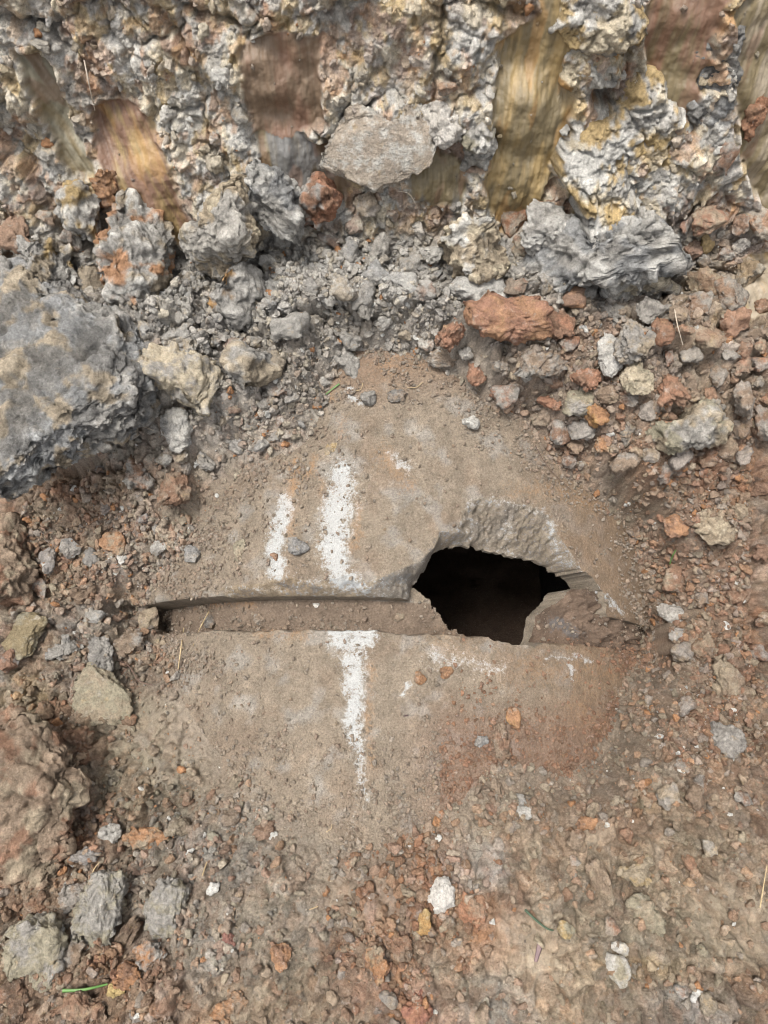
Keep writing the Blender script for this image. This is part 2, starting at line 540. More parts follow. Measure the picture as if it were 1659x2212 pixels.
# dark gaps between lumps: centre, size, depth
PITS = [(222, 505, 45, 28, .05), (20, 610, 70, 35, .06), (1300, 205, 28, 22, .05), (1185, 400, 40, 30, .05), (960, 345, 50, 30, .03), (1420, 625, 70, 22, .05),
        (390, 875, 45, 22, .03), (100, 1015, 130, 26, .05), (240, 935, 60, 22, .04), (1310, 600, 60, 22, .04), (1250, 520, 25, 40, .03), (240, 400, 26, 30, .03),
        (260, 1450, 60, 22, .03), (1320, 560, 60, 20, .03), (560, 560, 40, 40, .02), (1500, 260, 22, 50, .03), (1420, 790, 40, 40, .03), (170, 1600, 70, 40, .02),
        (60, 1990, 40, 40, .03), (280, 2020, 40, 60, .03), (1480, 1060, 90, 40, .02)]
pit = np.zeros(len(U))
for x0, y0, rx, ry, dp in PITS:
    q = ((pxw - x0) / rx) ** 2 + ((pyw - y0) / ry) ** 2
    pit = np.maximum(pit, dp * np.exp(-q * 1.2))

# crumb relief, layered cells
wx = U + .006 * fbm2(U / .02, T / .02, 2); wt = T + .006 * fbm2(U / .02 + 50, T / .02 + 20, 2)
def chunks(scale, ox):
    """broken polygonal lumps: a height and a tilt for each cell, V-shaped joints between them"""
    x = wx / scale + ox; y = wt / scale - ox
    f1, f2, rv, dx, dy = worley2(x, y)
    e = f2 - f1
    h = (.25 + .75 * rv[:, 2]) + 1.1 * ((rv[:, 0] - .5) * dx + (rv[:, 1] - .5) * dy) - .30 * f1 * f1
    return h * (1 - np.exp(-e / .09)) * (rv[:, 1] > .12), e, rv
dA, eA, rA = chunks(.085, 3.1); dB, eB, rB = chunks(.034, 7.7); dC, eC, rC = chunks(.015, 1.3); dD, eD, rD = chunks(.0070, 5.9)
wall_w = sstep(Y_FOOT + .06, Y_FOOT + .2, T)
crumb_zone = np.clip(.68 + .6 * fbm2(U / .09 + 1, T / .09 + 6, 2), .3, 1)
pvis = sd_local(px + 6 * warp1, py + 6 * warp2, VISIBLE, 270)
near_pipe = sstep(-130, -5, pvis)
tame = (1 - .6 * sstep(-70, -5, pvis)) * (1 - .25 * sstep(1500, 1650, py) * sstep(330, 480, px) * sstep(1450, 1300, px))
lump_w = 1 - .70 * wall_w
dZ, eZ, rZ = chunks(.17, 2.2)
foot_w = sstep(Y_FOOT - .16, Y_FOOT, T)
relief = (dA * (.010 + .028 * foot_w) + (dB * .015 + dC * .0078 + dD * .0036) * lump_w) * (crumb_zone * (1 - foot_w) + foot_w * (.55 + .45 * crumb_zone))
relief += .007 * fbm2(U / .035 + 9, T / .035, 4, .55) * (1 - .4 * wall_w)
relief += foot_w * (.030 * dZ - .012 * np.exp(-eZ / .02))
relief += wall_w * (.0044 * fbm2(wx / .011 + 13, wt / .012, 5, .66) - .003 * sstep(.10, .0, np.abs(fbm2(U / .03 + 71, T / .03, 4, .6))))
relief -= (.006 + .010 * foot_w) * np.exp(-eA / .045) * sstep(-.1, .4, fbm2(U / .1 + 20, T / .1, 2)) + .006 * np.exp(-eB / .06) * crumb_zone
relief += .0016 * fbm2(U / .006, T / .006, 3, .65)
relief *= tame * (1 - .42 * wall_w)
relief += .010 * wall_w * sstep(-.2, .2, fbm2(U / .06 + 44, T / .09, 4, .6))
crust = .001 * wall_w                                     # the torn crust stands proud of the smeared faces
dn = macro * sstep(Y_FOOT - .36, Y_FOOT + .09, T) + (relief + crust) * (1 - smear) + smear * (-s_depth + .017 * wall_w + (.0011 * wall_w + .0002) * striae + .3 * macro + .003 * fbm2(U / .02, T / .03, 3))
dn -= pit * (1 - smear)

# meet the pipe: bare inside the exposed patch, covered outside it
P = displaced(dn, floor_h * floor_w)
zt, over = pipe_top(P[:, 0], P[:, 1])
z_in = zt - .012
zt = pipe_top(P[:, 0], P[:, 1], True)[0]
cover = .0006 + (.018 - .009 * sstep(1300, 1450, py)) * sstep(0, -140, pvis) + np.maximum(relief, -.002) * sstep(0, -25, pvis)
wz = np.clip((-pvis - 12) / (218 - 150 * np.maximum(sstep(1150, 1350, px), sstep(520, 380, px))), 0, 1); wz = wz * wz * (3 - 2 * wz)
al, _b = pipe_local(P[:, 0], P[:, 1])
wz = np.maximum(np.maximum(wz, sstep(.80 * R_BELL, .95 * R_BELL, np.abs(al))), sstep(1000, 800, py) * sstep(10, 90, -pvis))
z_out = (zt + cover) * (1 - wz) + np.maximum(P[:, 2], zt + cover) * wz
k = sstep(-4, 10, pvis)
P[:, 2] = np.where(over, z_out * (1 - k) + z_in * k, P[:, 2])

# colour of the soil
def blend(col, f, c):
    return col * (1 - f[:, None]) + c * f[:, None]
n1 = fbm2(U / .06 + 31, T / .06 + 8, 4); n2 = fbm2(U / .045 - 12, T / .045 + 77, 4); n3 = fbm2(U / .1 + 5, T / .1 - 60, 3)
col = np.tile(C['brown'], (len(U), 1)).astype(np.float32)
col = blend(col, sstep(0, .6, n1) * .6, C['tan'])
col = blend(col, sstep(.15, .6, n2) * .45, C['redbrown'])
col = blend(col, sstep(.1, .6, n3) * .5, C['grey'])
ZONES = [  # x, y, rx, ry, colour, strength, patchiness
    (800, 1980, 800, 330, 'oliveg', .45, .5), (330, 330, 520, 330, 'grey', 1.0, .3), (900, 200, 400, 330, 'grey', 1.0, .3), (1350, 300, 420, 330, 'grey', 1.0, .3), (600, 700, 430, 270, 'grey', 1.0, .2), (1050, 600, 300, 120, 'grey', .9, .3),
    (350, 850, 300, 170, 'grey', .8, .3), (380, 170, 170, 190, 'lgrey', .75, .7), (430, 260, 120, 140, 'cream', .55, .9), (430, 60, 60, 60, 'ochre', .6, .9), (390, 180, 60, 80, 'yellow', .5, 1.),
    (740, 160, 70, 130, 'cream', .7, .8), (730, 170, 30, 90, 'ochre', .8, .8), (880, 140, 90, 45, 'rust', .95, .4), (850, 180, 100, 40, 'white', .5, .8), (960, 20, 120, 40, 'rust', .7, .7),
    (800, 120, 40, 120, 'red', .7, .5), (1000, 120, 90, 110, 'lgrey', .6, .8), (200, 100, 70, 170, 'redbrown', .8, .5), (230, 300, 70, 170, 'redbrown', .7, .6), (60, 60, 160, 100, 'brown', .7, .5),
    (60, 260, 110, 60, 'brown', .8, .5), (90, 400, 120, 200, 'tan', .6, .7), (20, 470, 40, 60, 'ochre', .6, .8), (680, 40, 120, 90, 'brown', .7, .5), (560, 30, 60, 80, 'tan', .6, .6), (1100, 60, 60, 110, 'redbrown', .7, .5),
    (1300, 60, 120, 70, 'cream', .7, .7), (1280, 150, 90, 60, 'orange', .5, .8), (1330, 300, 160, 120, 'cream', .6, .7), (1340, 270, 60, 60, 'ochre', .5, .8), (1540, 170, 70, 170, 'dgrey', .8, .4), (1620, 250, 60, 80, 'red', .7, .7),
    (1530, 520, 40, 50, 'ochre', .7, .7), (1560, 650, 110, 90, 'ochre', .5, .8), (1600, 480, 90, 130, 'red', .5, .8), (470, 370, 90, 60, 'bgrey', .7, .4), (900, 440, 190, 70, 'dgrey', .8, .3), (640, 590, 120, 60, 'lgrey', .6, .7), (720, 620, 50, 30, 'ochre', .4, .9),
    (830, 590, 140, 60, 'lgrey', .4, .8), (1240, 820, 170, 150, 'redbrown', .75, .6), (1280, 950, 150, 90, 'red', .55, .7), (1500, 950, 200, 120, 'brown', .8, .4), (1520, 1020, 150, 60, 'redbrown', .8, .3),
    (1530, 1300, 170, 380, 'redbrown', .85, .45), (1550, 1600, 150, 250, 'redbrown', .6, .5), (1500, 1750, 150, 120, 'tan', .6, .7), (1580, 1700, 100, 100, 'brown', .6, .5), (150, 1150, 260, 140, 'redbrown', .5, .8),
    (350, 1180, 150, 100, 'grey', .7, .7), (120, 1400, 180, 100, 'grey', .5, .7), (60, 1500, 60, 60, 'ochre', .5, .7), (120, 1640, 130, 80, 'redbrown', .8, .5), (300, 1650, 200, 150, 'oliveg', .7, .5), (420, 1560, 70, 70, 'pink', .6, .6),
    (900, 1640, 200, 120, 'brown', .6, .6), (1150, 1600, 200, 130, 'redbrown', .75, .5), (880, 1870, 130, 120, 'red', .75, .5), (800, 2000, 120, 200, 'redbrown', .7, .5), (600, 1850, 260, 150, 'grey', .6, .6), (620, 1950, 200, 160, 'tan', .6, .7),
    (420, 1950, 250, 200, 'grey', .6, .5), (100, 1850, 170, 150, 'redbrown', .7, .6), (200, 2150, 260, 120, 'redbrown', .7, .5), (1020, 1870, 90, 70, 'lgrey', .55, .7), (1030, 1990, 100, 110, 'red', .5, .7), (920, 2180, 100, 80, 'red', .8, .5),
    (1180, 2080, 130, 120, 'tan', .7, .5), (1020, 2130, 200, 90, 'grey', .5, .7), (1400, 1900, 260, 180, 'tan', .6, .6), (1350, 2120, 130, 80, 'ochre', .35, .9), (1450, 2180, 140, 70, 'bgrey', .5, .8), (1600, 2150, 130, 90, 'redbrown', .6, .5), (1290, 1760, 140, 90, 'redbrown', .6, .6),
    (880, 1880, 130, 140, 'red', .95, .25), (810, 2030, 110, 190, 'redbrown', .95, .3), (1560, 1990, 120, 110, 'tan', .9, .2), (1020, 1880, 80, 60, 'lgrey', .6, .4), (1030, 2010, 110, 90, 'rust', .6, .5), (1190, 2100, 100, 80, 'tan', .7, .3), (620, 1960, 130, 90, 'pink', .6, .4), (430, 1570, 80, 80, 'pink', .7, .3), (350, 1600, 120, 90, 'oliveg', .6, .4), (1500, 2180, 120, 60, 'grey', .6, .5), (130, 1780, 120, 120, 'redbrown', .7, .4), (1450, 1850, 110, 90, 'tan', .7, .4)]
for x0, y0, rx, ry, cn, st, pa in ZONES:
    q = ((pxw - x0) / rx) ** 2 + ((pyw - y0) / ry) ** 2
    kk = np.nonzero(q < 1.7)[0]
    if not len(kk):
        continue
    f = (1 - sstep(.35, 1.5, q[kk])) * (1 - pa + pa * sstep(-.25, .35, (n1 if (int(x0) % 2) else n2)[kk] + .5 * n3[kk])) * st
    col[kk] = col[kk] * (1 - f[:, None]) + C[cn] * f[:, None]
wm = sstep(560, 430, py)
col = blend(col, wm * .6, C['lgrey'])
for off_, sc_, lo_, hi_, cn, st in ((19, .03, .05, .35, 'lgrey', .5), (3, .055, .08, .35, 'cream', .85), (41, .045, .2, .45, 'ochre', .85), (77, .06, .22, .5, 'redbrown', .85), (58, .05, .3, .6, 'dgrey', .5), (91, .028, .36, .55, 'orange', .45), (64, .05, .33, .55, 'rust', .6)):
    col = blend(col, wm * st * sstep(lo_, hi_, fbm2(U / sc_ + off_, T / sc_ * .8 - off_, 4, .6)), C[cn])
# single lumps and crumbs have colours of their own
PAL_G = np.stack([C[c] for c in ('grey', 'lgrey', 'dgrey', 'grey', 'tan', 'bgrey', 'cream', 'grey')])
PAL_B = np.stack([C[c] for c in ('brown', 'redbrown', 'grey', 'tan', 'red', 'brown', 'oliveg', 'rust')])
greyness = (1 - sstep(620, 1150, py + 160 * n3 + .25 * np.maximum(px - 1000, 0)))[:, None]
for rv, amt in ((rA, .08), (rB, .15), (rC, .17), (rD, .14)):
    i = (rv[:, 3] * 7.99).astype(int)
    cc = PAL_G[i] * greyness + PAL_B[i] * (1 - greyness)
    f = (amt * (rv[:, 0] > .35))[:, None]
    col = (col * (1 - f) + cc * f) * (1 + (.38 * rv[:, 2:3] - .20) * (1 - .45 * wall_w[:, None]))
col *= (1 + .16 * fbm2(U / .012, T / .012 + 11, 3))[:, None]
s_col *= np.where(wall_w > .3, .76, .85)[:, None]
col = col * (1 - smear[:, None]) + s_col * smear[:, None]
fringe = sstep(-160, -5, pvis) * (.35 + .4 * sstep(1350, 1500, py))
col = blend(col, fringe, np.array([.285, .235, .18]))
col *= (1 + .22 * wm * (1 - smear) - .12 * sstep(1150, 1500, py) - .10 * sstep(1250, 1400, px) * sstep(900, 1050, py))[:, None]
col = np.clip(col, .02, .8)

idx = np.arange(NU * NT).reshape(NT, NU)
Fq = np.stack([idx[:-1, :-1], idx[:-1, 1:], idx[1:, 1:], idx[1:, :-1]], -1)
gone = (over & (pvis > 16))[Fq].all(-1)
row_split = int(np.searchsorted(ts, Y_FOOT + .13))
for name, sel in (('ground', slice(0, row_split)), ('trench_wall', slice(row_split, NT - 1))):
    v, f, c_, s_ = compact(P, Fq[sel][~gone[sel]], col, smear)
    me = mesh_from(name, v, f)
    attr_color(me, 'col', c_); attr_float(me, 'smear', s_)
    link(name, me, M_SOIL, kind='structure')

# ------------------------------------------------------------------ the two pipe lengths
def uv_outline(pts, r):
    th, yl = ray_pipe(np.array([p[0] for p in pts]), np.array([p[1] for p in pts]), r)
    return np.stack([th * R_BELL, yl], -1)

HOLE_UP = [(885, 1268), (915, 1235), (935, 1195), (955, 1186), (985, 1180), (1030, 1186), (1080, 1200), (1140, 1210), (1185, 1232), (1215, 1250), (1246, 1288)]
HOLE_LOW = [(1246, 1290), (1205, 1276), (1175, 1310), (1155, 1340), (1150, 1372), (1140, 1392), (1115, 1401), (1080, 1400), (1040, 1390), (1000, 1372), (965, 1355), (945, 1325), (930, 1300), (905, 1280), (885, 1268)]
BREAK = [(480, 1300), (478, 1268), (520, 1264), (570, 1262), (600, 1248), (650, 1250), (690, 1262), (710, 1245), (745, 1238), (790, 1258), (830, 1250), (870, 1225), (905, 1215), (935, 1180), (950, 1150),
         (990, 1140), (1008, 1085), (1060, 1075), (1110, 1085), (1160, 1095), (1195, 1125), (1205, 1160), (1232, 1195), (1252, 1228), (1262, 1258), (1260, 1280), (1254, 1300), (1244, 1335), (1000, 1330), (700, 1330)]
hole_u = np.concatenate([uv_outline(HOLE_UP, R_BELL_IN), uv_outline([(1256, 1420), (880, 1420)], R_BELL_IN)])
hole_l = np.concatenate([uv_outline([(920, 1190), (1240, 1190)], R_SPIG), uv_outline(HOLE_LOW[:3], R_SPIG), uv_outline(HOLE_LOW[3:], R_SPIG)])
hole_s = hole_u.copy()
hole_u = rough_poly(hole_u, .007, .0024, 1); hole_l = rough_poly(hole_l, .007, .0020, 2)
break_o = rough_poly(uv_outline(BREAK, R_BELL), .02, .0016, 3)

def strokes(qx, qy, items, wgt=1.0):
    """soft marks along polylines: (points, half width), brightest on the line"""
    out = np.zeros(qx.shape)
    for pts, w0, w1, st in items:
        n = len(pts) - 1
        for k in range(n):
            ax, ay = pts[k]; bx, by = pts[k + 1]
            ex, ey = bx - ax, by - ay
            t = np.clip(((qx - ax) * ex + (qy - ay) * ey) / (ex * ex + ey * ey + 1e-9), 0, 1)
            dd = np.hypot(qx - ax - t * ex, qy - ay - t * ey)
            w = w0 + (w1 - w0) * (k + t) / n
            out = np.maximum(out, st * np.clip(1.02 - (dd / w) * .55, 0, 1))
    return out

WHITE = [([(622, 1085), (605, 1140), (592, 1190), (597, 1235)], 17, 20, .95), ([(738, 1025), (742, 1050)], 30, 32, .85), ([(735, 1085), (725, 1130), (718, 1180), (735, 1250)], 36, 26, .95), ([(735, 1240), (790, 1270)], 18, 14, .85),
         ([(850, 985), (880, 1010)], 12, 14, .7), ([(755, 848), (782, 875)], 10, 6, .95), ([(712, 1362), (815, 1368)], 13, 13, .95), ([(740, 1385), (790, 1385)], 26, 20, .9), ([(762, 1420), (768, 1490), (762, 1560), (775, 1640)], 28, 13, .92), ([(775, 1650), (790, 1740)], 14, 8, .6),
         ([(1290, 1270), (1340, 1325)], 7, 5, .8), ([(1190, 1130), (1200, 1190), (1250, 1240)], 14, 12, .55), ([(1230, 1440), (1240, 1470)], 7, 5, .8), ([(1180, 1425), (1240, 1415), (1280, 1430)], 6, 6, .62), ([(940, 1420), (1080, 1445)], 34, 24, .45), ([(500, 1268), (640, 1282), (850, 1285)], 6, 7, .42),
         ([(1020, 1090), (1090, 1080), (1180, 1110)], 14, 12, .42), ([(1330, 1520), (1340, 1490)], 14, 14, .42), ([(640, 1255), (850, 1265)], 10, 10, .45), ([(880, 1480), (870, 1500)], 8, 8, .6), ([(780, 1700), (760, 1790)], 20, 20, .3)]
RUST = [([(640, 1000), (628, 1080), (625, 1150)], 13, 12, .75), ([(680, 990), (665, 1030)], 10, 8, .7), ([(700, 830), (712, 860)], 20, 12, .75), ([(738, 910), (742, 945)], 12, 10, .55), ([(835, 985), (870, 1020), (880, 1050)], 26, 16, .6), ([(775, 1090), (765, 1180)], 12, 12, .6), ([(690, 1030), (700, 1100)], 8, 8, .5), ([(800, 1440), (795, 1560), (805, 1650)], 12, 10, .55), ([(550, 1300), (400, 1305)], 10, 10, .6),
        ([(1100, 1065), (1200, 1060), (1300, 1100)], 20, 30, .42), ([(950, 1400), (1090, 1450)], 40, 34, .42), ([(1130, 1440), (1330, 1450)], 40, 40, .4), ([(1260, 1530), (1330, 1620)], 40, 40, .42), ([(900, 740), (830, 800)], 60, 40, .4), ([(560, 1370), (660, 1375)], 14, 12, .45)]
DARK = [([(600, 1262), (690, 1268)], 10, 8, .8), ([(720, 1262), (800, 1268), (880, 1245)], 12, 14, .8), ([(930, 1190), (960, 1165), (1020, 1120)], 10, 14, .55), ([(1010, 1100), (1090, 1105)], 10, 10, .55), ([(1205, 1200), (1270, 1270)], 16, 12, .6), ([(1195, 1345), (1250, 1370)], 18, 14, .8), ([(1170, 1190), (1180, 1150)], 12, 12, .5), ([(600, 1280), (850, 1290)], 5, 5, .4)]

def chunk_noise(a, b):
    f1, f2, rv, dx, dy = worley2(a / .0075, b / .0075)
    return (rv[:, 2] + 1.2 * ((rv[:, 0] - .5) * dx + (rv[:, 1] - .5) * dy)) * (1 - np.exp(-(f2 - f1) / .15))

def shell_mesh(s_ax, y_ax, r_out, r_in, hole, paint, brk=None):
    S, Yl = np.meshgrid(s_ax, y_ax); sh = S.shape
    S = S.ravel().copy(); Yl = Yl.ravel().copy()
    sd, qx, qy = sd_poly(S, Yl, hole, True)
    near = np.abs(sd) < .0013
    S[near] = qx[near]; Yl[near] = qy[near]
    sd = np.where(near, 0, sd)
    dep = np.zeros(len(S)); bmask = np.zeros(len(S), bool); so = np.full(len(S), -1.)
    if brk is not None:
        so = sd_poly(S, Yl, brk)
        dI = np.maximum(-np.minimum(sd_poly(S, Yl, hole_s), 0), 0) * (sd < 0); dL = np.maximum(Yl - Y_LIP, 0)
        i_ = np.maximum(so, 0)
        t = np.maximum(i_ / (i_ + dI + 1e-5), .62 * i_ / (i_ + dL + 1e-5) * sstep(.32, .0, S))
        bmask = so > 0
        nz = fbm2(S / .018, Yl / .018, 4, .6) + .9 * (chunk_noise(S, Yl) - .3)
        dep = np.where(bmask, (.044 * t ** 1.5 + .0070 * nz * np.minimum(1, i_ / .006) * np.minimum(1, dI / .008 + .0)), 0)
        dep = np.clip(dep, 0, .046)
    th = S / R_BELL
    ro = r_out(Yl, S) - dep
    Po = pipe_world(th, Yl, ro)
    qx, qy, _ = project(Po)
    nrm = .0016 * fbm2(S / .04, Yl / .04 + 5, 4, .55) + .0004 * fbm2(S / .009, Yl / .009, 2)
    rad = pipe_world(th, Yl, ro + 1) - Po
    Po = Po + rad * (nrm * np.clip(np.where(near, 0, 1), 0, 1))[:, None]
    Pi = pipe_world(th, Yl, np.minimum(r_in(Yl), ro - .0005))
    n = len(S)
    idn = np.arange(n).reshape(sh)
    q = np.stack([idn[:-1, :-1], idn[:-1, 1:], idn[1:, 1:], idn[1:, :-1]], -1).reshape(-1, 4)
    keep = ~((sd[q] >= 0).all(1))
    q = q[keep]
    e = np.concatenate([q[:, [0, 1]], q[:, [1, 2]], q[:, [2, 3]], q[:, [3, 0]]])
    key = np.minimum(e[:, 0], e[:, 1]).astype(np.int64) * n + np.maximum(e[:, 0], e[:, 1])
    _, inv, cnt = np.unique(key, return_inverse=True, return_counts=True)
    b = e[cnt[inv] == 1]
    skirt = np.stack([b[:, 1], b[:, 0], b[:, 0] + n, b[:, 1] + n], -1)
    V = np.concatenate([Po, Pi])
    cols, wh, ru, dk = paint(qx, qy, S, Yl, so)
    dup = lambda a: np.concatenate([a, a * 0 + np.array([.08, .065, .052]) if a.ndim == 2 else a * 0])  # inner wall coloured much darker, painting in the shade inside the hole
    isb = bmask[q].all(1)
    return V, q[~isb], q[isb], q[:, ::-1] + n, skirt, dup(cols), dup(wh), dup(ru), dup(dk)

def paint_pipe(qx, qy, S, Yl, so):
    a = 9 * fbm2(S / .02, Yl / .02, 3); b = 9 * fbm2(S / .02 + 40, Yl / .02, 3)
    n1 = fbm2(S / .08, Yl / .08, 4); n2 = fbm2(S / .05 + 9, Yl / .05, 4)
    c = np.tile(np.array([.262, .212, .157]), (len(S), 1))
    c = blend(c, sstep(0, .6, n1) * .6, C['brown'] * .9)
    c = blend(c, sstep(.1, .6, n2) * .5, C['grey'])
    c *= (1 + .12 * fbm2(S / .009 + 3, Yl / .009, 4, .7) + .10 * fbm2(S / .035, Yl / .12, 3))[:, None]
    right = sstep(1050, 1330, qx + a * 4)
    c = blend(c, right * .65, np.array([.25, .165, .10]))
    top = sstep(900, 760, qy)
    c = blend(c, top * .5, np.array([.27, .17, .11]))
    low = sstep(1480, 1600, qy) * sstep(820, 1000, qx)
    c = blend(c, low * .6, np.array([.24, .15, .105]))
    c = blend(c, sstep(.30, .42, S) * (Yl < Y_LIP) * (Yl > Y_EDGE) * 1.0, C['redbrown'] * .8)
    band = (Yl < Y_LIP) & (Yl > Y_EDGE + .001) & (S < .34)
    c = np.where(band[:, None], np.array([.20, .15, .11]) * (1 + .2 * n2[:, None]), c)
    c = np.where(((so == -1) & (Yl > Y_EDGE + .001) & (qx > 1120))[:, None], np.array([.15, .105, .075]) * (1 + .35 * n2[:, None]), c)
    if (so > 0).any():
        br = so > 0
        g = np.tile(np.array([.22, .19, .155]), (len(S), 1)) * (1 + .35 * n2[:, None])
        g = blend(g, sstep(-.3, .4, n1) * .6, C['tan'] * .9)
        g = blend(g, sstep(.02, -.12, S) * .6, np.array([.30, .225, .14]))
        c = np.where(br[:, None], g, c)
    wh = strokes(qx + a, qy + b, WHITE); ru = strokes(qx + a, qy + b, RUST); dk = strokes(qx + a, qy + b, DARK)
    if (so > 0).any():
        rim = np.where(so > 0, np.clip(1 - so / .006, 0, 1) * .06, 0)
        wh = np.maximum(wh, rim + np.where(so > 0, .20 + .16 * sstep(-.2, .4, n2), 0)); ru = np.maximum(ru, np.where(so > 0, .22 + .15 * n1, 0))
        dk = np.maximum(dk * .85, np.where(so > 0, .26 + .2 * sstep(0, .4, n1), 0))
    wh = np.where(band & (so <= 0), wh * .2, wh)
    # bare concrete edge along the lower lip and cement dust
    return c, wh, ru, dk

def nonuni(parts):
    out = []
    for a, b, s in parts:
        out += list(np.arange(a, b - s * .4, s))
    out.append(parts[-1][1])
    return np.array(out)

s_ax = nonuni([(-.92, -.56, .03), (-.56, .0, .0042), (.0, .41, .0022), (.41, .68, .0040), (.68, .92, .03)])
y_up = nonuni([(Y_LIP, Y_LIP + .2, .0022), (Y_LIP + .2, Y_LIP + .5, .0045), (Y_LIP + .5, 1.5, .06)])
y_lo = nonuni([(-1.7, -.40, .08), (-.40, Y_EDGE - .07, .0045), (Y_EDGE - .07, Y_EDGE - .004, .0022), (Y_EDGE - .004, Y_EDGE + .004, .001), (Y_EDGE + .004, Y_LIP + .053, .0022)])

def wavy_edge(S):
    return Y_EDGE + .0045 * fbm2(S / .06, S * 0 + 3, 5, .6)
def r_up(Yl, S):
    e = np.clip((Yl - Y_LIP) / .006, 0, 1)
    return R_BELL - .003 * (1 - e) ** 2 + 0 * S
def r_lo(Yl, S):
    f = sstep(-.0035, .0035, Yl - wavy_edge(S))
    edge = np.clip(1 - np.abs(Yl - wavy_edge(S) + .006) / .006, 0, 1)
    return R_BODY * (1 - f) + (R_SPIG + .004 * fbm2(S / .03, Yl / .03, 3) + .046 * np.maximum(sstep(.26, .37, S), sstep(-.50, -.58, S)) * (1 + .30 * fbm2(S / .02, Yl / .02, 4, .6))) * f - .002 * edge

def build_pipe(name, label, data):
    V, f_main, f_brk, f_in, f_sk, c_, w_, r_, k_ = data
    root = link(name, None, label=label, category='pipe')
    root.location = pipe_world(np.array(0.), np.array(Y_LIP), np.array(0.))
    off = np.array(root.location)
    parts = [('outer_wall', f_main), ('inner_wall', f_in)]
    if len(f_brk):
        parts += [('broken_edge', f_brk)]
    parts += [('rim', f_sk)]
    for pn, f in parts:
        if not len(f):
            continue
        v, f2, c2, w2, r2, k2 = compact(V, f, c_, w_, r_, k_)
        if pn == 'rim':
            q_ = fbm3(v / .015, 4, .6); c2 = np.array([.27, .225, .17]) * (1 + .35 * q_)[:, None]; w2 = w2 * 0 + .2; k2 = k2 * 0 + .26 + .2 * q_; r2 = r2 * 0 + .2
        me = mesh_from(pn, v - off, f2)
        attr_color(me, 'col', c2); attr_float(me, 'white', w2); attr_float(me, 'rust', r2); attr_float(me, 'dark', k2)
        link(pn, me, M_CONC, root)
    # the underside, buried
    th = np.linspace(.92 / R_BELL, 2 * math.pi - .92 / R_BELL, 40)
    yy = (Y_LIP, 1.5) if len(f_brk) else (-1.7, Y_LIP + .053)
    A, B = np.meshgrid(th, np.array(yy))
    rr = R_BELL_IN if len(f_brk) else R_IN
    v = pipe_world(A.ravel(), B.ravel(), np.full(A.size, rr)) - off
    i2 = np.arange(A.size).reshape(A.shape)
    f = np.stack([i2[:-1, :-1], i2[:-1, 1:], i2[1:, 1:], i2[1:, :-1]], -1).reshape(-1, 4)
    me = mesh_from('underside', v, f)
    attr_color(me, 'col', np.tile([.05, .042, .035], (len(v), 1)))  # lower inner wall, same painted-in shade
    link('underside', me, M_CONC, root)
    return root

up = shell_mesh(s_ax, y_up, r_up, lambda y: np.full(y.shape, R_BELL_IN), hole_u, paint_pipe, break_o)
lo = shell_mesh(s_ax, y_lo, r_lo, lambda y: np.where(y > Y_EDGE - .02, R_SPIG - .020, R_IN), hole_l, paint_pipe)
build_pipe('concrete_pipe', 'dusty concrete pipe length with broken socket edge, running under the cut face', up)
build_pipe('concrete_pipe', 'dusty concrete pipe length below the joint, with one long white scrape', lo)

# silt lying in the pipe
yy, xx = np.meshgrid(np.arange(-.5, 1.2, .012), np.arange(-.36, .361, .012), indexing='ij')
zz = AXZ - .17 + .03 * fbm2(xx.ravel() / .12, yy.ravel() / .12, 4).reshape(xx.shape) + .25 * xx ** 2
V = np.stack([xx + X_CROWN, yy, zz], -1).reshape(-1, 3)
i2 = np.arange(len(V)).reshape(xx.shape)
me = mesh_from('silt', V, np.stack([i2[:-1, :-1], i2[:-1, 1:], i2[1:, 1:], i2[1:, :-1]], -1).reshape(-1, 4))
attr_color(me, 'col', np.tile(C['dbrown'] * .5, (len(V), 1))); attr_float(me, 'smear', np.zeros(len(V)))  # silt's dark brown lowered further to deepen the shade in the pipe
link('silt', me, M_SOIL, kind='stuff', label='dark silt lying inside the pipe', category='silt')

# ------------------------------------------------------------------ what the eye meets first at each place in the frame
BIN = 4
BW, BH = int(W / BIN) + 60, int(H / BIN) + 60
def make_lookup():
    nP = np.stack([np.zeros(len(U)), NYv, NZv], -1)
    Vp = []; Np = []
    for dat in (up, lo):
        v = dat[0][:len(dat[0]) // 2]
        uq = np.unique(np.concatenate([dat[1], dat[2]]))
        v = v[uq]
        a, b = pipe_local(v[:, 0], v[:, 1])
        t_ = np.arctan2(a, v[:, 2] - AXZ)
        Vp.append(v); Np.append(np.stack([np.sin(t_) * _cy, np.sin(t_) * _sy, np.cos(t_)], -1))
    A = np.concatenate([P] + Vp); N = np.concatenate([nP] + Np)
    x, y, dep = project(A)
    ix = (x / BIN).astype(int) + 30; iy = (y / BIN).astype(int) + 30
    ok = (ix >= 0) & (ix < BW) & (iy >= 0) & (iy < BH) & (dep > 0)
    A = A[ok]; N = N[ok]; dep = dep[ok]; key = iy[ok] * BW + ix[ok]
    o = np.lexsort((dep, key)); k_, first = np.unique(key[o], return_index=True)
    tab = np.full(BW * BH, -1); tab[k_] = o[first]
    return A, N, tab
LA, LN, LT = make_lookup()
def spot(x, y):
    for rad in range(0, 12):
        for dx in range(-rad, rad + 1):
            for dy in range(-rad, rad + 1):
                if max(abs(dx), abs(dy)) != rad:
                    continue
                i = int(x / BIN) + 30 + dx; j = int(y / BIN) + 30 + dy
                if 0 <= i < BW and 0 <= j < BH and LT[j * BW + i] >= 0:
                    return LA[LT[j * BW + i]], LN[LT[j * BW + i]]
    return None, None

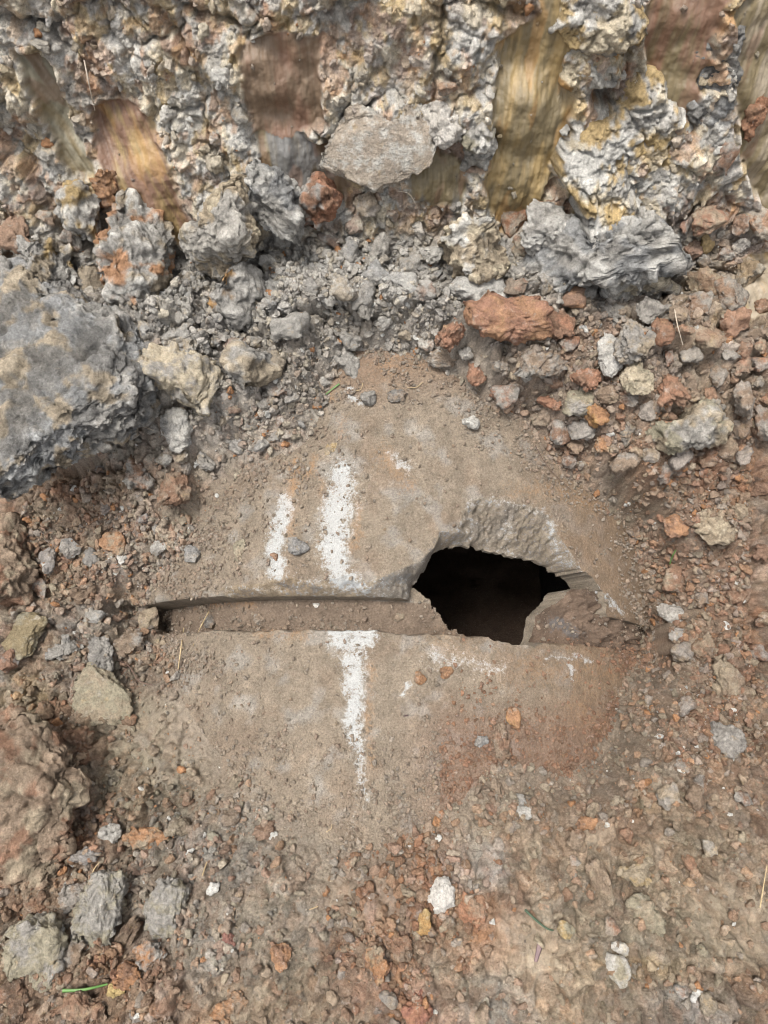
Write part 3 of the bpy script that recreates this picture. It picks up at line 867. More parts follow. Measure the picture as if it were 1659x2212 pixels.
# ------------------------------------------------------------------ clods
def icosphere(sub):
    import bmesh
    bm = bmesh.new(); bmesh.ops.create_icosphere(bm, subdivisions=sub, radius=1.0)
    v = np.array([q.co[:] for q in bm.verts]); f = np.array([[q.index for q in p.verts] for p in bm.faces], np.int32)
    bm.free()
    return v / np.linalg.norm(v, axis=1)[:, None], f
ICO = {s: icosphere(s) for s in (2, 3, 4, 5, 6, 7)}

def vnormals(V, F):
    n = np.cross(V[F[:, 1]] - V[F[:, 0]], V[F[:, 2]] - V[F[:, 0]])
    o = np.zeros_like(V)
    for k in range(3):
        np.add.at(o, F[:, k], n)
    return o / (np.linalg.norm(o, axis=1)[:, None] + 1e-12)

def clod_shape(seed, sub, outline=None, size=(1, 1, 1), facets=9, crumb=1.0, flat=False, rough=.15):
    """closed lump; size = half extents in metres; outline = radial profile (angles, radii) in the local xy plane"""
    r = np.random.default_rng(seed)
    dirs, F = ICO[sub]
    off = r.random(3) * 50
    rad = 1 + .20 * fbm3(dirs * 1.3 + off, 2)
    for _ in range(facets):                               # broken facets
        n = r.normal(size=3); n /= np.linalg.norm(n)
        dd = .5 + .4 * r.random()
        c = dirs @ n
        lim = np.where(c > .05, dd / np.maximum(c, .05), 9)
        rad = np.where(lim < rad, rad * .12 + lim * .88, rad)
    V = dirs * rad[:, None]
    if outline is not None:
        ang = np.arctan2(dirs[:, 1], dirs[:, 0])
        rr = np.interp(ang, outline[0], outline[1], period=2 * math.pi)
        hor = np.hypot(dirs[:, 0], dirs[:, 1])
        k = (hor ** .72) * rr * (1 + .08 * fbm3(dirs * 3.5 + off, 4, .6))
        V = np.stack([np.cos(ang) * k, np.sin(ang) * k, V[:, 2] * size[2]], -1)
        if flat:
            V[:, 2] = np.where(V[:, 2] > .55 * size[2], .55 * size[2] + .25 * (V[:, 2] - .55 * size[2]), V[:, 2])
        mean = float(np.mean(outline[1]))
    else:
        V = V * np.array(size)
        if flat:
            V[:, 2] = np.where(V[:, 2] > .45 * size[2], .45 * size[2] + .2 * (V[:, 2] - .45 * size[2]), V[:, 2])
        mean = float(np.prod(size) ** (1 / 3))
    lo0, hi0 = V.min(0), V.max(0)
    for _ in range(12 if facets > 3 else 3):               # broken planes
        n = r.normal(size=3) * np.array([1, 1, .8 if outline is None else 1.6]); n /= np.linalg.norm(n)
        c = V @ n
        q = .70 + .24 * r.random() if outline is None else .80 + .18 * r.random()
        V = V - n * (np.maximum(0, c - np.quantile(c, q)) * .9)[:, None]
    if outline is not None:
        lo1, hi1 = V.min(0), V.max(0)
        V = lo0 + (V - lo1) * (hi0 - lo0) / (hi1 - lo1)
    N = vnormals(V, F)
    s = max(mean, 1e-4)
    q = V / s + off
    wq = q + .25 * np.stack([fbm3(q * 1.7 + 3, 2), fbm3(q * 1.7 + 31, 2), fbm3(q * 1.7 + 57, 2)], -1)
    big = .8 if sub < 6 else rough
    dsp = (.15 if sub < 6 else .08 + .1 * rough) * fbm3(q * 1.6, 4, .55)
    e, hg = worley3(wq * 1.7)
    dsp += .22 * big * crumb * hg - .06 * big * crumb * np.exp(-e / .04) * sstep(-.1, .4, fbm3(q * .9 + 7, 2))
    e, hg = worley3(wq * 3.9)
    dsp += .13 * min(1, big + .15) * crumb * hg * (.4 + sstep(-.2, .4, fbm3(q * 1.5 + 41, 2)))
    dsp += (.04 if sub < 6 else .03) * np.abs(fbm3(q * 3.4 + 77, 4, .65))
    if sub >= 4:
        e, hg = worley3(wq * 8.5); dsp += .060 * crumb * hg
    if sub >= 5:
        cell = max(.0095, .10 * s)                         # crumbs of their real size
        e, hg = worley3(wq * (s / cell)); dsp += .55 * cell / s * crumb * hg * (.5 + sstep(-.3, .4, fbm3(q * 2.5 + 5, 2)))
        if sub == 6:
            e, hg = worley3(wq * (s / .0068)); dsp += .0048 / s * hg * (.5 + sstep(-.3, .4, fbm3(q * 3.5 + 63, 2)))
        dsp += .015 * crumb * fbm3(q * 9, 3, .65)
    if flat:
        dsp = dsp * np.where(N[:, 2] > .75, .22, 1)
    V = V + N * (dsp * s)[:, None]
    if outline is None:
        lo_, hi_ = V.min(0), V.max(0)
        V = (V - (lo_ + hi_) / 2) * (2 * np.array(size) / (hi_ - lo_)) * 1.04
    return V, F

def clod_mesh(name, *a, **k):
    V, F = clod_shape(*a, **k)
    return mesh_from(name, V, F)

def radial(poly, kx, ky):
    p = np.array(poly, float)
    a = p[:, 0]; b = p[:, 1]
    cr = a * np.roll(b, -1) - np.roll(a, -1) * b
    A = cr.sum() / 2
    cx = ((a + np.roll(a, -1)) * cr).sum() / (6 * A); cy = ((b + np.roll(b, -1)) * cr).sum() / (6 * A)
    d = rough_poly(p, 6, .8, int(abs(cx)))
    x = (d[:, 0] - cx) * kx; y = -(d[:, 1] - cy) * ky
    an = np.arctan2(y, x); o = np.argsort(an)
    return (cx, cy), (an[o], np.hypot(x, y)[o])

BASES = {}
def base_mesh(i, sub):
    k = (i, sub)
    if k not in BASES:
        BASES[k] = clod_mesh('clod', 500 + i, sub, None, (1, 1, 1), 6 + i % 6, .9)
    return BASES[k]

heroes = []          # px, py, half size in frame units, short phrase
def frame_at(x, y, rot):
    p, n = spot(x, y)
    n = n / np.linalg.norm(n)
    ax = np.array([1, 0, 0]) - n * n[0]; ax /= np.linalg.norm(ax)
    ay = np.cross(n, ax)
    c, s = math.cos(rot), math.sin(rot)
    return p, n, ax * c + ay * s, -ax * s + ay * c

def centre_on(x, y, p, n, lift):
    """point on the sight line at height lift over the surface point's tangent plane"""
    dv = ray(x, y); dv = dv / np.linalg.norm(dv)
    return p + n * lift if abs(dv @ n) < .2 else CAM + dv * (((p + n * lift - CAM) @ n) / (dv @ n))

def local_col(p, k):
    j = np.argmin(np.abs(U[::7] - p[0]) + np.abs(P[::7, 1] - p[1]) + np.abs(P[::7, 2] - p[2]))
    return col[j * 7] * k

def tint(o, c1, c2, p=None, f=.25):
    if p is not None:
        lc = local_col(p, 1.0); c1 = np.array(c1) * (1 - f) + lc * f; c2 = np.array(c2) * (1 - f) + lc * f
    o.color = (*[float(q) for q in c1], 1)
    o['tint'] = [float(q) for q in c2]

def hero(name, label, short, x, y, w, h, c1, c2=None, rot=0, poly=None, lift=.25, thick=.7, flat=False, rough=.15, sub=None, seed=None, cat='clod', crumb=1.0, facets=9):
    seed = seed if seed is not None else len(heroes) * 7 + 1
    if poly:
        pp = np.array(poly, float); x, y = pp.mean(0); w, h = np.ptp(pp[:, 0]), np.ptp(pp[:, 1])
    xq, yq = min(max(x, 5), W - 5), min(max(y, 5), H - 5)
    p, n, ax, ay = frame_at(xq, yq, math.radians(rot))
    dep = (p - CAM) @ FWD
    k = dep / FPX
    dv = ray(xq, yq); dv /= np.linalg.norm(dv)
    cosv = max(.62, abs(dv @ n))
    big = max(w, h)
    if sub is None:
        sub = 6 if big > 230 else 5 if big > 62 else 4
    if poly:
        (x, y), outl = radial(poly, k, k / cosv)
        tz = thick * min(w, h) * k * .5
        me = clod_mesh(name, seed, sub, outl, (1, 1, tz), facets, crumb, flat, rough)
        scl = (1, 1, 1)
    else:
        hx, hy = w * k * .5, h * k * .5 / (cosv if abs(rot) < 30 else 1)
        tz = thick * min(hx, hy)
        if sub >= 5:
            me = clod_mesh(name, seed, sub, None, (hx, hy, tz), facets, crumb, flat); scl = (1, 1, 1)
        else:
            me = base_mesh(seed % 16, sub); scl = (hx, hy, tz)
    c = centre_on(x, y, p, n, lift * tz)
    o = link(name, me, M_CLOD, label=label, category=cat)
    m = Matrix((ax, ay, n)).transposed().to_4x4(); m.translation = Vector(c)
    o.matrix_world = m @ Matrix.Diagonal((*scl, 1))
    tint(o, C[c1], C[c2 or c1], p, .18)
    heroes.append((x, y, w * .5, h * .5, short))
    return o

def mound(name, label, short, poly, thick, colours, seed, planes=6, tilt=.5, fine=1.0, follow=1.0, dome=False):
    """a torn clay mass: broken planes over an outline, then chunks and crumbs, standing on the soil"""
    r = np.random.default_rng(seed)
    pp = np.array(poly, float); x0, y0 = pp.mean(0)
    p, n, ax, ay = frame_at(min(max(x0, 8), W - 8), min(max(y0, 8), H - 8), 0)
    k = ((p - CAM) @ FWD) / FPX
    dv = ray(x0, y0); dv /= np.linalg.norm(dv)
    cosv = max(.55, abs(dv @ n))
    lp = np.stack([(pp[:, 0] - x0) * k, -(pp[:, 1] - y0) * k / cosv], -1)
    st = .0021
    gx, gy = np.meshgrid(np.arange(lp[:, 0].min() - .012, lp[:, 0].max() + .012, st), np.arange(lp[:, 1].min() - .012, lp[:, 1].max() + .012, st))
    sh = gx.shape; gx = gx.ravel(); gy = gy.ravel(); o = seed * 7.3
    jx = gx + .010 * fbm2(gx / .035 + o, gy / .035, 4, .6); jy = gy + .010 * fbm2(gx / .035 + o + 30, gy / .035, 4, .6)
    sd = sd_poly(jx, jy, lp)
    w = sd.max()
    z = thick * (1 - np.exp(-np.maximum(sd, 0) / (.22 * w)))
    if dome:
        z = thick * np.sin(np.pi / 2 * np.clip(sd / (.8 * w), 0, 1)) ** .85 - .012
    for _ in range(planes):
        c = r.normal(size=2) * w * .7; t = r.normal(size=2) * tilt
        z = np.minimum(z, thick * (.62 + .38 * r.random()) + (gx - c[0]) * t[0] + (gy - c[1]) * t[1] + .004 * fbm2(gx / .02 + o, gy / .02, 3))
    z = np.maximum(z, .12 * thick * sstep(0, .02, sd))
    hues = np.zeros((len(gx), 3), np.float32) + C[colours[0]]
    for q, cn in enumerate(colours[1:]):
        f = sstep(.02, .35, fbm2(gx / .05 + o + 11 * q, gy / .05 - 7 * q, 4, .6)) * .9
        hues = blend(hues, f, C[cn])
    z = z + .0024 * fbm2(gx / .009 + o, gy / .009, 4, .65) * sstep(-.004, .012, sd)
    ux = gx + .005 * fbm2(gx / .018 + o, gy / .018, 2); uy = gy + .005 * fbm2(gx / .018 + o + 9, gy / .018, 2)
    for sc, am in ((.055, .014), (.022, .0085), (.010, .0050), (.0055, .0026)):
        f1, f2, rv, dx, dy = worley2(ux / sc + o, uy / sc - o)
        e = f2 - f1
        h_ = (.2 + .8 * rv[:, 2]) + 1.2 * ((rv[:, 0] - .5) * dx + (rv[:, 1] - .5) * dy) - .4 * f1 * f1
        z = z + (fine if sc < .03 else 1) * am * (h_ * (1 - np.exp(-e / .08)) - .35) * sstep(-.004, .012, sd) * (.5 + sstep(-.3, .4, fbm2(gx / .05 + o, gy / .05 + sc * 900, 2)))
        hues *= (.84 + .30 * rv[:, 2:3])
    # follow the lie of the soil underneath
    bx = np.linspace(gx.min(), gx.max(), 13); by = np.linspace(gy.min(), gy.max(), 13)
    B = np.zeros((13, 13))
    for a_ in range(13):
        for b_ in range(13):
            c3 = p + ax * bx[b_] + ay * by[a_]
            qx, qy, _ = project(c3[None])
            t3, _n = spot(min(max(qx[0], -90), W + 90), min(max(qy[0], -90), H + 90))
            B[a_, b_] = 0 if t3 is None else np.clip((t3 - p) @ n, -.10, .07)
    for _ in range(3):
        Q = np.pad(B, 1, mode='edge'); B = (Q[:-2, 1:-1] + Q[2:, 1:-1] + Q[1:-1, :-2] + Q[1:-1, 2:] + 2 * B) / 6
    fx = (gx - bx[0]) / (bx[1] - bx[0]); fy = (gy - by[0]) / (by[1] - by[0])
    ix = np.clip(fx.astype(int), 0, 11); iy = np.clip(fy.astype(int), 0, 11); fx = fx - ix; fy = fy - iy
    low = (B[iy, ix] * (1 - fx) + B[iy, ix + 1] * fx) * (1 - fy) + (B[iy + 1, ix] * (1 - fx) + B[iy + 1, ix + 1] * fx) * fy
    z = np.where(sd < 0, np.minimum(z, -.03), z) + low * follow
    V = p + ax * gx[:, None] + ay * gy[:, None] + n * (z - .006)[:, None]
    idn = np.arange(len(gx)).reshape(sh)
    q = np.stack([idn[:-1, :-1], idn[:-1, 1:], idn[1:, 1:], idn[1:, :-1]], -1).reshape(-1, 4)
    q = q[(sd[q] > -.0045).all(1)]
    v, f, c_ = compact(V, q, hues)
    me = mesh_from(name, v - p, f)
    attr_color(me, 'col', np.clip(c_, .02, .8)); attr_float(me, 'smear', np.zeros(len(v)))
    ob = link(name, me, M_SOIL, label=label, category='clod')
    ob.location = p
    heroes.append((x0, y0, np.ptp(pp[:, 0]) * .5, np.ptp(pp[:, 1]) * .5, short))
    return ob

def lump(name, label, short, poly, thick, colours, seed, lift=.3, rough=1.0, planes=12, sub=None, power=.70):
    """a free-standing torn clay lump, closed all round: outline, broken planes, then chunks and crumbs of their real size"""
    r = np.random.default_rng(seed)
    pp = np.array(poly, float); x0, y0 = pp.mean(0)
    p, n, ax, ay = frame_at(min(max(x0, 8), W - 8), min(max(y0, 8), H - 8), 0)
    k = ((p - CAM) @ FWD) / FPX
    dv = ray(x0, y0); dv /= np.linalg.norm(dv)
    cosv = max(.6, abs(dv @ n))
    (x0, y0), outl = radial(poly, k, k / cosv)
    dirs, F = ICO[sub or (6 if max(np.ptp(pp[:, 0]), np.ptp(pp[:, 1])) > 125 else 5)]
    off = r.random(3) * 50
    ang = np.arctan2(dirs[:, 1], dirs[:, 0])
    rr = np.interp(ang, outl[0], outl[1], period=2 * math.pi)
    hor = np.hypot(dirs[:, 0], dirs[:, 1])
    kk = (hor ** power) * rr * (1 + .07 * fbm3(dirs * 4 + off, 4, .6))
    V = np.stack([np.cos(ang) * kk, np.sin(ang) * kk, dirs[:, 2] * thick], -1)
    lo0, hi0 = V.min(0), V.max(0)
    for _ in range(planes):
        m = r.normal(size=3) * np.array([1, 1, 1.5]); m /= np.linalg.norm(m)
        c = V @ m
        V = V - m * (np.maximum(0, c - np.quantile(c, .78 + .19 * r.random())) * .92)[:, None]
    lo1, hi1 = V.min(0), V.max(0)
    V = lo0 + (V - lo1) * (hi0 - lo0) / (hi1 - lo1)
    N = vnormals(V, F)
    hues = np.zeros((len(V), 3), np.float32) + C[colours[0]]
    for q, cn in enumerate(colours[1:]):
        hues = blend(hues, sstep(.02, .35, fbm3(V / .05 + off + 11 * q, 4, .6)) * .9, C[cn])
    wv = V + .004 * np.stack([fbm3(V / .018 + off, 2), fbm3(V / .018 + off + 9, 2), fbm3(V / .018 + off + 21, 2)], -1)
    d_ = .010 * fbm3(V / .06 + off, 3) + .0022 * fbm3(V / .009 + off, 3, .65)
    for sc, am in ((.055, .020), (.024, .012), (.011, .0070), (.0060, .0034)):
        e, hg = worley3(wv / sc + off)
        d_ = d_ + rough * am * hg * (.5 + sstep(-.3, .4, fbm3(V / .05 + off + sc * 900, 2)))
        hues *= (.97 + .42 * hg)[:, None]
    d_ -= .010 * rough * sstep(.07, .0, np.abs(fbm3(V / .09 + off + 5, 3))) * sstep(-.1, .3, fbm3(V / .12 + off + 8, 2))
    V = V + N * d_[:, None]
    c = centre_on(x0, y0, p, n, lift * thick)
    me = mesh_from(name, V @ np.stack([ax, ay, n]), F)
    attr_color(me, 'col', np.clip(hues, .02, .8)); attr_float(me, 'smear', np.zeros(len(V)))
    ob = link(name, me, M_SOIL, label=label, category='clod')
    ob.location = c
    heroes.append((x0, y0, np.ptp(pp[:, 0]) * .5, np.ptp(pp[:, 1]) * .5, short))
    return ob

G = 'clay_clod'; S_ = 'stone'; B_ = 'clay_block'
# --- large pieces
lump(B_, 'huge grey crumbly clay mass filling the edge beside the pebble slope', 'huge grey mass', [(-90, 660), (0, 618), (60, 640), (170, 678), (250, 712), (320, 743), (330, 813), (325, 870), (280, 913), (220, 930), (150, 960), (50, 1018), (-90, 1040)], .075, ('bgrey', 'grey', 'tan', 'dgrey'), 3, .25, .6, 6, 7, .9)
mound(B_, 'big yellow-grey clay block leaning from the cut face above the rubble', 'big yellow-grey block', [(1185, 345), (1210, 300), (1250, 285), (1300, 265), (1325, 205), (1360, 195), (1420, 235), (1470, 265), (1480, 325), (1480, 400), (1465, 475), (1420, 510), (1360, 540), (1280, 545), (1255, 480), (1240, 400), (1195, 370)], .15, ('lgrey', 'cream', 'grey', 'ochre'), 5, 8, .6, 1.0, .3)
lump(B_, 'grey clay block wedged under the big yellow-grey block', 'wedged grey block', [(1250, 495), (1330, 475), (1440, 475), (1468, 525), (1400, 568), (1300, 602), (1200, 618), (1145, 592), (1180, 535)], .055, ('grey', 'lgrey', 'bgrey'), 15, .35, 1.0, 6, 6, .85)
hero(B_, 'pale slab with smooth scraped face jutting from the cut face', 'pale scraped slab', 0, 0, 0, 0, 'pink', 'lgrey', poly=[(690, 310), (705, 268), (760, 248), (880, 240), (930, 255), (945, 300), (930, 360), (880, 370), (800, 405), (760, 380), (700, 345)], thick=.6, lift=.3, flat=True, crumb=.35)
hero(G, 'white-grey crumbly clod right beside the pale scraped slab', 'white-grey crumbly clod', 0, 0, 0, 0, 'lgrey', 'white', poly=[(905, 235), (945, 228), (985, 265), (1000, 310), (960, 312), (930, 290)], thick=.8, lift=.5)
mound(B_, 'tall grey clod on the cut face between slab and ochre groove', 'tall wall clod', [(1071, 325), (1067, 280), (1041, 260), (1015, 261), (994, 285), (991, 325), (993, 365), (1016, 385), (1040, 384), (1062, 364)], 0.05, ('grey', 'oliveg', 'lgrey'), 31, 5, 0.6, 1.0, 0.4)
mound(B_, 'cream crumbly lump at the top edge beside the ochre groove', 'cream top lump', [(1407, 55), (1386, 21), (1339, 0), (1277, -9), (1214, 12), (1195, 55), (1234, 89), (1282, 109), (1339, 111), (1398, 95)], 0.05, ('grey', 'cream', 'lgrey', 'ochre'), 28, 6, 0.6, 1.0, 0.4)
mound(B_, 'orange-flecked cream lump under the cream top lump', 'orange-flecked lump', [(1352, 150), (1351, 120), (1309, 103), (1261, 104), (1219, 119), (1215, 150), (1225, 178), (1259, 201), (1305, 189), (1350, 180)], 0.05, ('cream', 'orange', 'lgrey'), 29, 6, 0.6, 1.0, 0.4)
mound(B_, 'long dark grey crumbly lump on the cut face between two smeared grooves', 'long dark lump', [(1584, 159), (1566, 97), (1539, 58), (1515, 76), (1492, 102), (1502, 170), (1511, 240), (1541, 269), (1565, 256), (1586, 226)], 0.045, ('dgrey', 'grey', 'bgrey'), 30, 6, 0.6, 1.0, 0.4)
hero(G, 'dark red clod stuck to the cut face at the far edge', 'edge red clod', 1628, 255, 50, 85, 'red', 'redbrown')
hero(G, 'red-grey clod low on the cut face under the long dark lump', 'red-grey wall clod', 1565, 340, 45, 60, 'redbrown', 'grey')
lump(B_, 'leaning cream-tan clod standing in the middle of the grey rubble', 'leaning cream clod', [(490, 440), (535, 405), (560, 420), (552, 470), (530, 515), (525, 570), (480, 590), (430, 590), (400, 555), (405, 510), (448, 470)], 0.055, ('tan', 'cream', 'grey'), 21, 0.5, .72)
lump(B_, 'broad grey-tan clod under the ochre smear, speckled rust on its back', 'broad grey-tan clod', [(325, 435), (358, 445), (376, 500), (370, 560), (355, 625), (320, 665), (270, 690), (225, 665), (210, 600), (235, 550), (265, 500), (295, 460)], 0.065, ('grey', 'tan', 'lgrey', 'rust'), 22, 0.45, .72)
lump(B_, 'long slanting grey clod sliding down below the brown smear', 'slanting grey clod', [(515, 375), (555, 352), (600, 385), (632, 440), (655, 510), (610, 495), (568, 450), (528, 405)], 0.038, ('grey', 'lgrey', 'bgrey'), 23, 0.5, .72)
lump(B_, 'reddish crumbly clod beside the long slanting grey clod', 'reddish wall clod', [(732, 437), (719, 409), (697, 394), (673, 396), (649, 408), (648, 437), (651, 465), (670, 488), (699, 485), (720, 465)], 0.032, ('redbrown', 'grey', 'red'), 35, 0.4, .72)
hero(G, 'small grey clod under the long slanting grey clod', 'small slope clod', 612, 512, 46, 52, 'grey', 'lgrey')
lump(B_, 'ochre-spotted grey clod beside the dark gap under the left smears', 'ochre-spotted clod', [(215, 448), (208, 420), (189, 398), (163, 405), (142, 419), (137, 448), (141, 477), (162, 495), (188, 496), (207, 475)], 0.032, ('grey', 'ochre', 'lgrey'), 36, 0.4, .72)
hero(G, 'brown lump hanging over the dark gap beside the ochre smear', 'hanging brown lump', 230, 405, 60, 75, 'redbrown', 'rust')
lump(B_, 'block of torn grey clay with ochre corner above the huge mass', 'torn corner block', [(170, 585), (159, 548), (121, 529), (77, 522), (45, 550), (35, 585), (44, 620), (78, 643), (122, 642), (166, 627)], 0.06, ('grey', 'tan', 'ochre'), 24, 0.4, .72)
lump(B_, 'grey clod with a bright orange patch on the pebble slope', 'orange-patched clod', [(555, 640), (548, 608), (525, 587), (495, 587), (471, 608), (460, 640), (474, 670), (493, 700), (526, 697), (545, 669)], 0.04, ('grey', 'grey', 'orange'), 33, 0.45, .72)
hero(G, 'upright grey clod between the broad clod and the pebble slope', 'upright grey clod', 397, 660, 45, 72, 'grey', 'bgrey')
hero(G, 'cream crumbly clod with black smear lying against the huge grey mass', 'black-smeared cream clod', 0, 0, 0, 0, 'cream', 'grey', poly=[(327, 752), (350, 753), (385, 778), (415, 803), (460, 828), (475, 848), (450, 880), (420, 873), (385, 853), (350, 843), (325, 833), (322, 783)], thick=.9, lift=.5)
hero(S_, 'pale angular grey stone below the black-smeared cream clod', 'pale angular stone', 0, 0, 0, 0, 'lgrey', 'bgrey', poly=[(345, 903), (370, 893), (405, 898), (412, 930), (408, 965), (385, 967), (355, 945)], thick=.9, lift=.5, cat='stone', crumb=.5)
hero(G, 'round reddish root ball clod at the foot of the grey slope', 'root ball clod', 380, 1055, 72, 72, 'redbrown', 'brown', facets=2, lift=.5, thick=.9)
hero(G, 'brown-grey clump just above the reddish root ball clod', 'brown-grey clump', 300, 1015, 68, 78, 'grey', 'redbrown')
hero(G, 'rounded tan-grey clod above the black-smeared cream clod', 'rounded tan-grey clod', 390, 738, 76, 64, 'grey', 'tan', lift=.5)
lump(B_, 'curved grey-tan clod in the middle of the pebble slope', 'curved slope clod', [(589, 805), (575, 774), (544, 763), (512, 754), (485, 774), (478, 805), (489, 833), (516, 847), (544, 846), (569, 832)], 0.035, ('grey', 'tan'), 32, 0.4, .72)
hero(G, 'dark grey crumbly clod perched where the pipe emerges', 'perched grey clod', 752, 795, 55, 52, 'grey', 'dgrey', lift=.6, thick=.9)
hero(G, 'small dark clod beside the short white scratch on the pipe', 'scratch-side clod', 795, 859, 34, 32, 'dgrey', 'grey', lift=.6, thick=.9)
hero(G, 'dark flattish crumb on the pipe between perched clod and pale pebble', 'flattish pipe crumb', 857, 855, 42, 28, 'dgrey', 'brown', lift=.6)
hero(S_, 'ochre pebble on the pipe edge below the grey slope', 'ochre pebble', 718, 970, 36, 34, 'ochre', 'tan', lift=.6, cat='pebble', crumb=.4)
hero(S_, 'pale grey pebble alone on the upper pipe surface', 'lone pale pebble', 1020, 912, 38, 38, 'lgrey', 'white', lift=.7, thick=.9, cat='pebble', crumb=.4, rot=40)
hero(G, 'orange-brown crumb alone on the upper pipe surface', 'lone orange crumb', 1093, 985, 28, 36, 'rust', 'orange', lift=.6)
# --- rubble on the far side
lump(B_, 'cream-tan clod on the slope above the pale oval stone', 'cream slope clod', [(945, 545), (980, 488), (1060, 470), (1090, 500), (1075, 565), (1010, 588), (955, 578)], 0.045, ('tan', 'cream', 'lgrey'), 25, 0.45, .72)
hero(S_, 'pale oval grey stone above the large red clod', 'pale oval stone', 0, 0, 0, 0, 'lgrey', 'grey', poly=[(975, 600), (1000, 588), (1050, 588), (1100, 615), (1088, 645), (1020, 657), (985, 635)], thick=.95, lift=.5, cat='stone', crumb=.5)
hero(B_, 'large elongated red-brown clod above the pipe top', 'large red clod', 0, 0, 0, 0, 'red', 'rust', poly=[(1005, 685), (1040, 658), (1110, 655), (1165, 648), (1185, 668), (1165, 708), (1100, 730), (1045, 718)], thick=1.0, lift=.55, facets=5)
hero(G, 'crumbly red clod touching the end of the large red clod', 'touching red clod', 1205, 698, 72, 66, 'redbrown', 'red', lift=.4)
hero(G, 'round red-brown clod below the large red clod by the pipe', 'round red clod', 973, 720, 66, 62, 'red', 'redbrown', lift=.5, thick=.9)
hero(G, 'clod with a maroon smooth face under the large red clod', 'maroon-faced clod', 1055, 748, 60, 56, 'redbrown', 'maroon', lift=.4)
hero(G, 'flat grey-brown clod resting on the pipe top', 'flat pipe-top clod', 957, 772, 70, 40, 'brown', 'grey', lift=.5)
hero(G, 'long brown-grey clod lying aslant below the touching red clod', 'aslant brown clod', 1163, 785, 120, 66, 'brown', 'grey', rot=22, lift=.45)
hero(G, 'small red double clod at the pipe edge below the maroon-faced clod', 'double red clod', 1030, 808, 42, 52, 'red', 'redbrown', lift=.5)
hero(S_, 'white-grey sharp stone standing among red clods', 'sharp white-grey stone', 0, 0, 0, 0, 'lgrey', 'white', poly=[(1288, 735), (1325, 728), (1347, 760), (1338, 800), (1318, 817), (1295, 775)], thick=.9, lift=.6, cat='stone', crumb=.5)
hero(G, 'tan-grey clod right behind the sharp white-grey stone', 'tan-grey rear clod', 1372, 738, 96, 78, 'grey', 'tan', lift=.5)
hero(G, 'dark grey slanting clod above the sharp white-grey stone', 'dark slanting clod', 1318, 677, 88, 52, 'grey', 'dgrey', rot=-25, lift=.5)
hero(S_, 'dark grey smooth stone under the overhanging cream slab', 'dark smooth stone', 1413, 672, 74, 52, 'grey', 'dgrey', lift=.5, cat='stone', crumb=.5)
hero(G, 'red clod between pale oval stone and dark slanting clod', 'in-between red clod', 1238, 643, 56, 42, 'redbrown', 'rust', lift=.45)
hero(G, 'shaded grey clod in the gap under the wedged grey block', 'shaded gap clod', 1268, 625, 58, 46, 'grey', 'dgrey', lift=.3)
lump(B_, 'overhanging cream-grey slab under the wedged grey block', 'overhanging slab', [(1457, 605), (1450, 582), (1407, 567), (1358, 575), (1313, 583), (1306, 605), (1310, 628), (1355, 640), (1405, 640), (1450, 628)], 0.032, ('grey', 'cream', 'lgrey'), 26, 0.7, .72)
hero(G, 'round red clod right below the dark smooth stone', 'round small red clod', 1432, 717, 44, 48, 'redbrown', 'red', lift=.5, thick=.9)
hero(G, 'upper of two red clods left of the sharp white-grey stone', 'upper paired red clod', 1268, 772, 70, 54, 'redbrown', 'brown', lift=.45)
hero(G, 'lower of two red clods left of the sharp white-grey stone', 'lower paired red clod', 1266, 818, 66, 48, 'red', 'redbrown', lift=.5)
hero(G, 'olive-grey clod below the paired red clods', 'olive-grey clod', 1250, 868, 74, 62, 'oliveg', 'grey', lift=.45)
hero(G, 'bright rust clod below the olive-grey clod', 'bright rust clod', 1290, 899, 54, 48, 'rust', 'orange', lift=.5, thick=.9)
hero(G, 'cream clod with ochre spot below the tan-grey rear clod', 'ochre-spot cream clod', 1375, 815, 72, 76, 'cream', 'oliveg', lift=.4)
hero(G, 'red-brown clod right of the ochre-spot cream clod', 'far red clod', 1453, 843, 72, 66, 'redbrown', 'red', lift=.45)
lump(B_, 'wide tan-grey lump at the lower edge of the far rubble', 'wide tan lump', [(1573, 915), (1566, 885), (1523, 865), (1470, 872), (1419, 883), (1402, 915), (1430, 942), (1466, 966), (1519, 958), (1564, 944)], 0.035, ('tan', 'grey', 'oliveg'), 27, 0.4, .72)
hero(G, 'grey clod in front of the olive-grey clod at the pipe shoulder', 'shoulder grey clod', 1213, 935, 50, 52, 'redbrown', 'grey', lift=.45)
hero(G, 'small tan-red clod below the bright rust clod', 'small tan-red clod', 1303, 962, 38, 36, 'rust', 'tan', lift=.5)
hero(G, 'flat red clod beside the olive-grey clod towards the pipe', 'flat red clod', 1187, 872, 56, 28, 'red', 'redbrown', lift=.5)
hero(G, 'reddish clod on the slope below the ochre groove', 'groove-foot red clod', 1110, 480, 56, 60, 'red', 'pink', lift=.4)
hero(G, 'crescent red clod wedged beside the big yellow-grey block', 'crescent red clod', 1195, 450, 100, 38, 'redbrown', 'red', lift=.5)
lump(B_, 'grey clod under the crescent red clod', 'under-crescent clod', [(1249, 495), (1239, 474), (1216, 454), (1177, 459), (1150, 474), (1125, 495), (1147, 517), (1176, 533), (1216, 537), (1252, 521)], 0.035, ('grey', 'lgrey'), 34, 0.35, .72)
hero(G, 'ochre clod stuck in the slope above the smooth ochre face', 'ochre slope clod', 1530, 520, 40, 52, 'ochre', 'yellow', lift=.3)
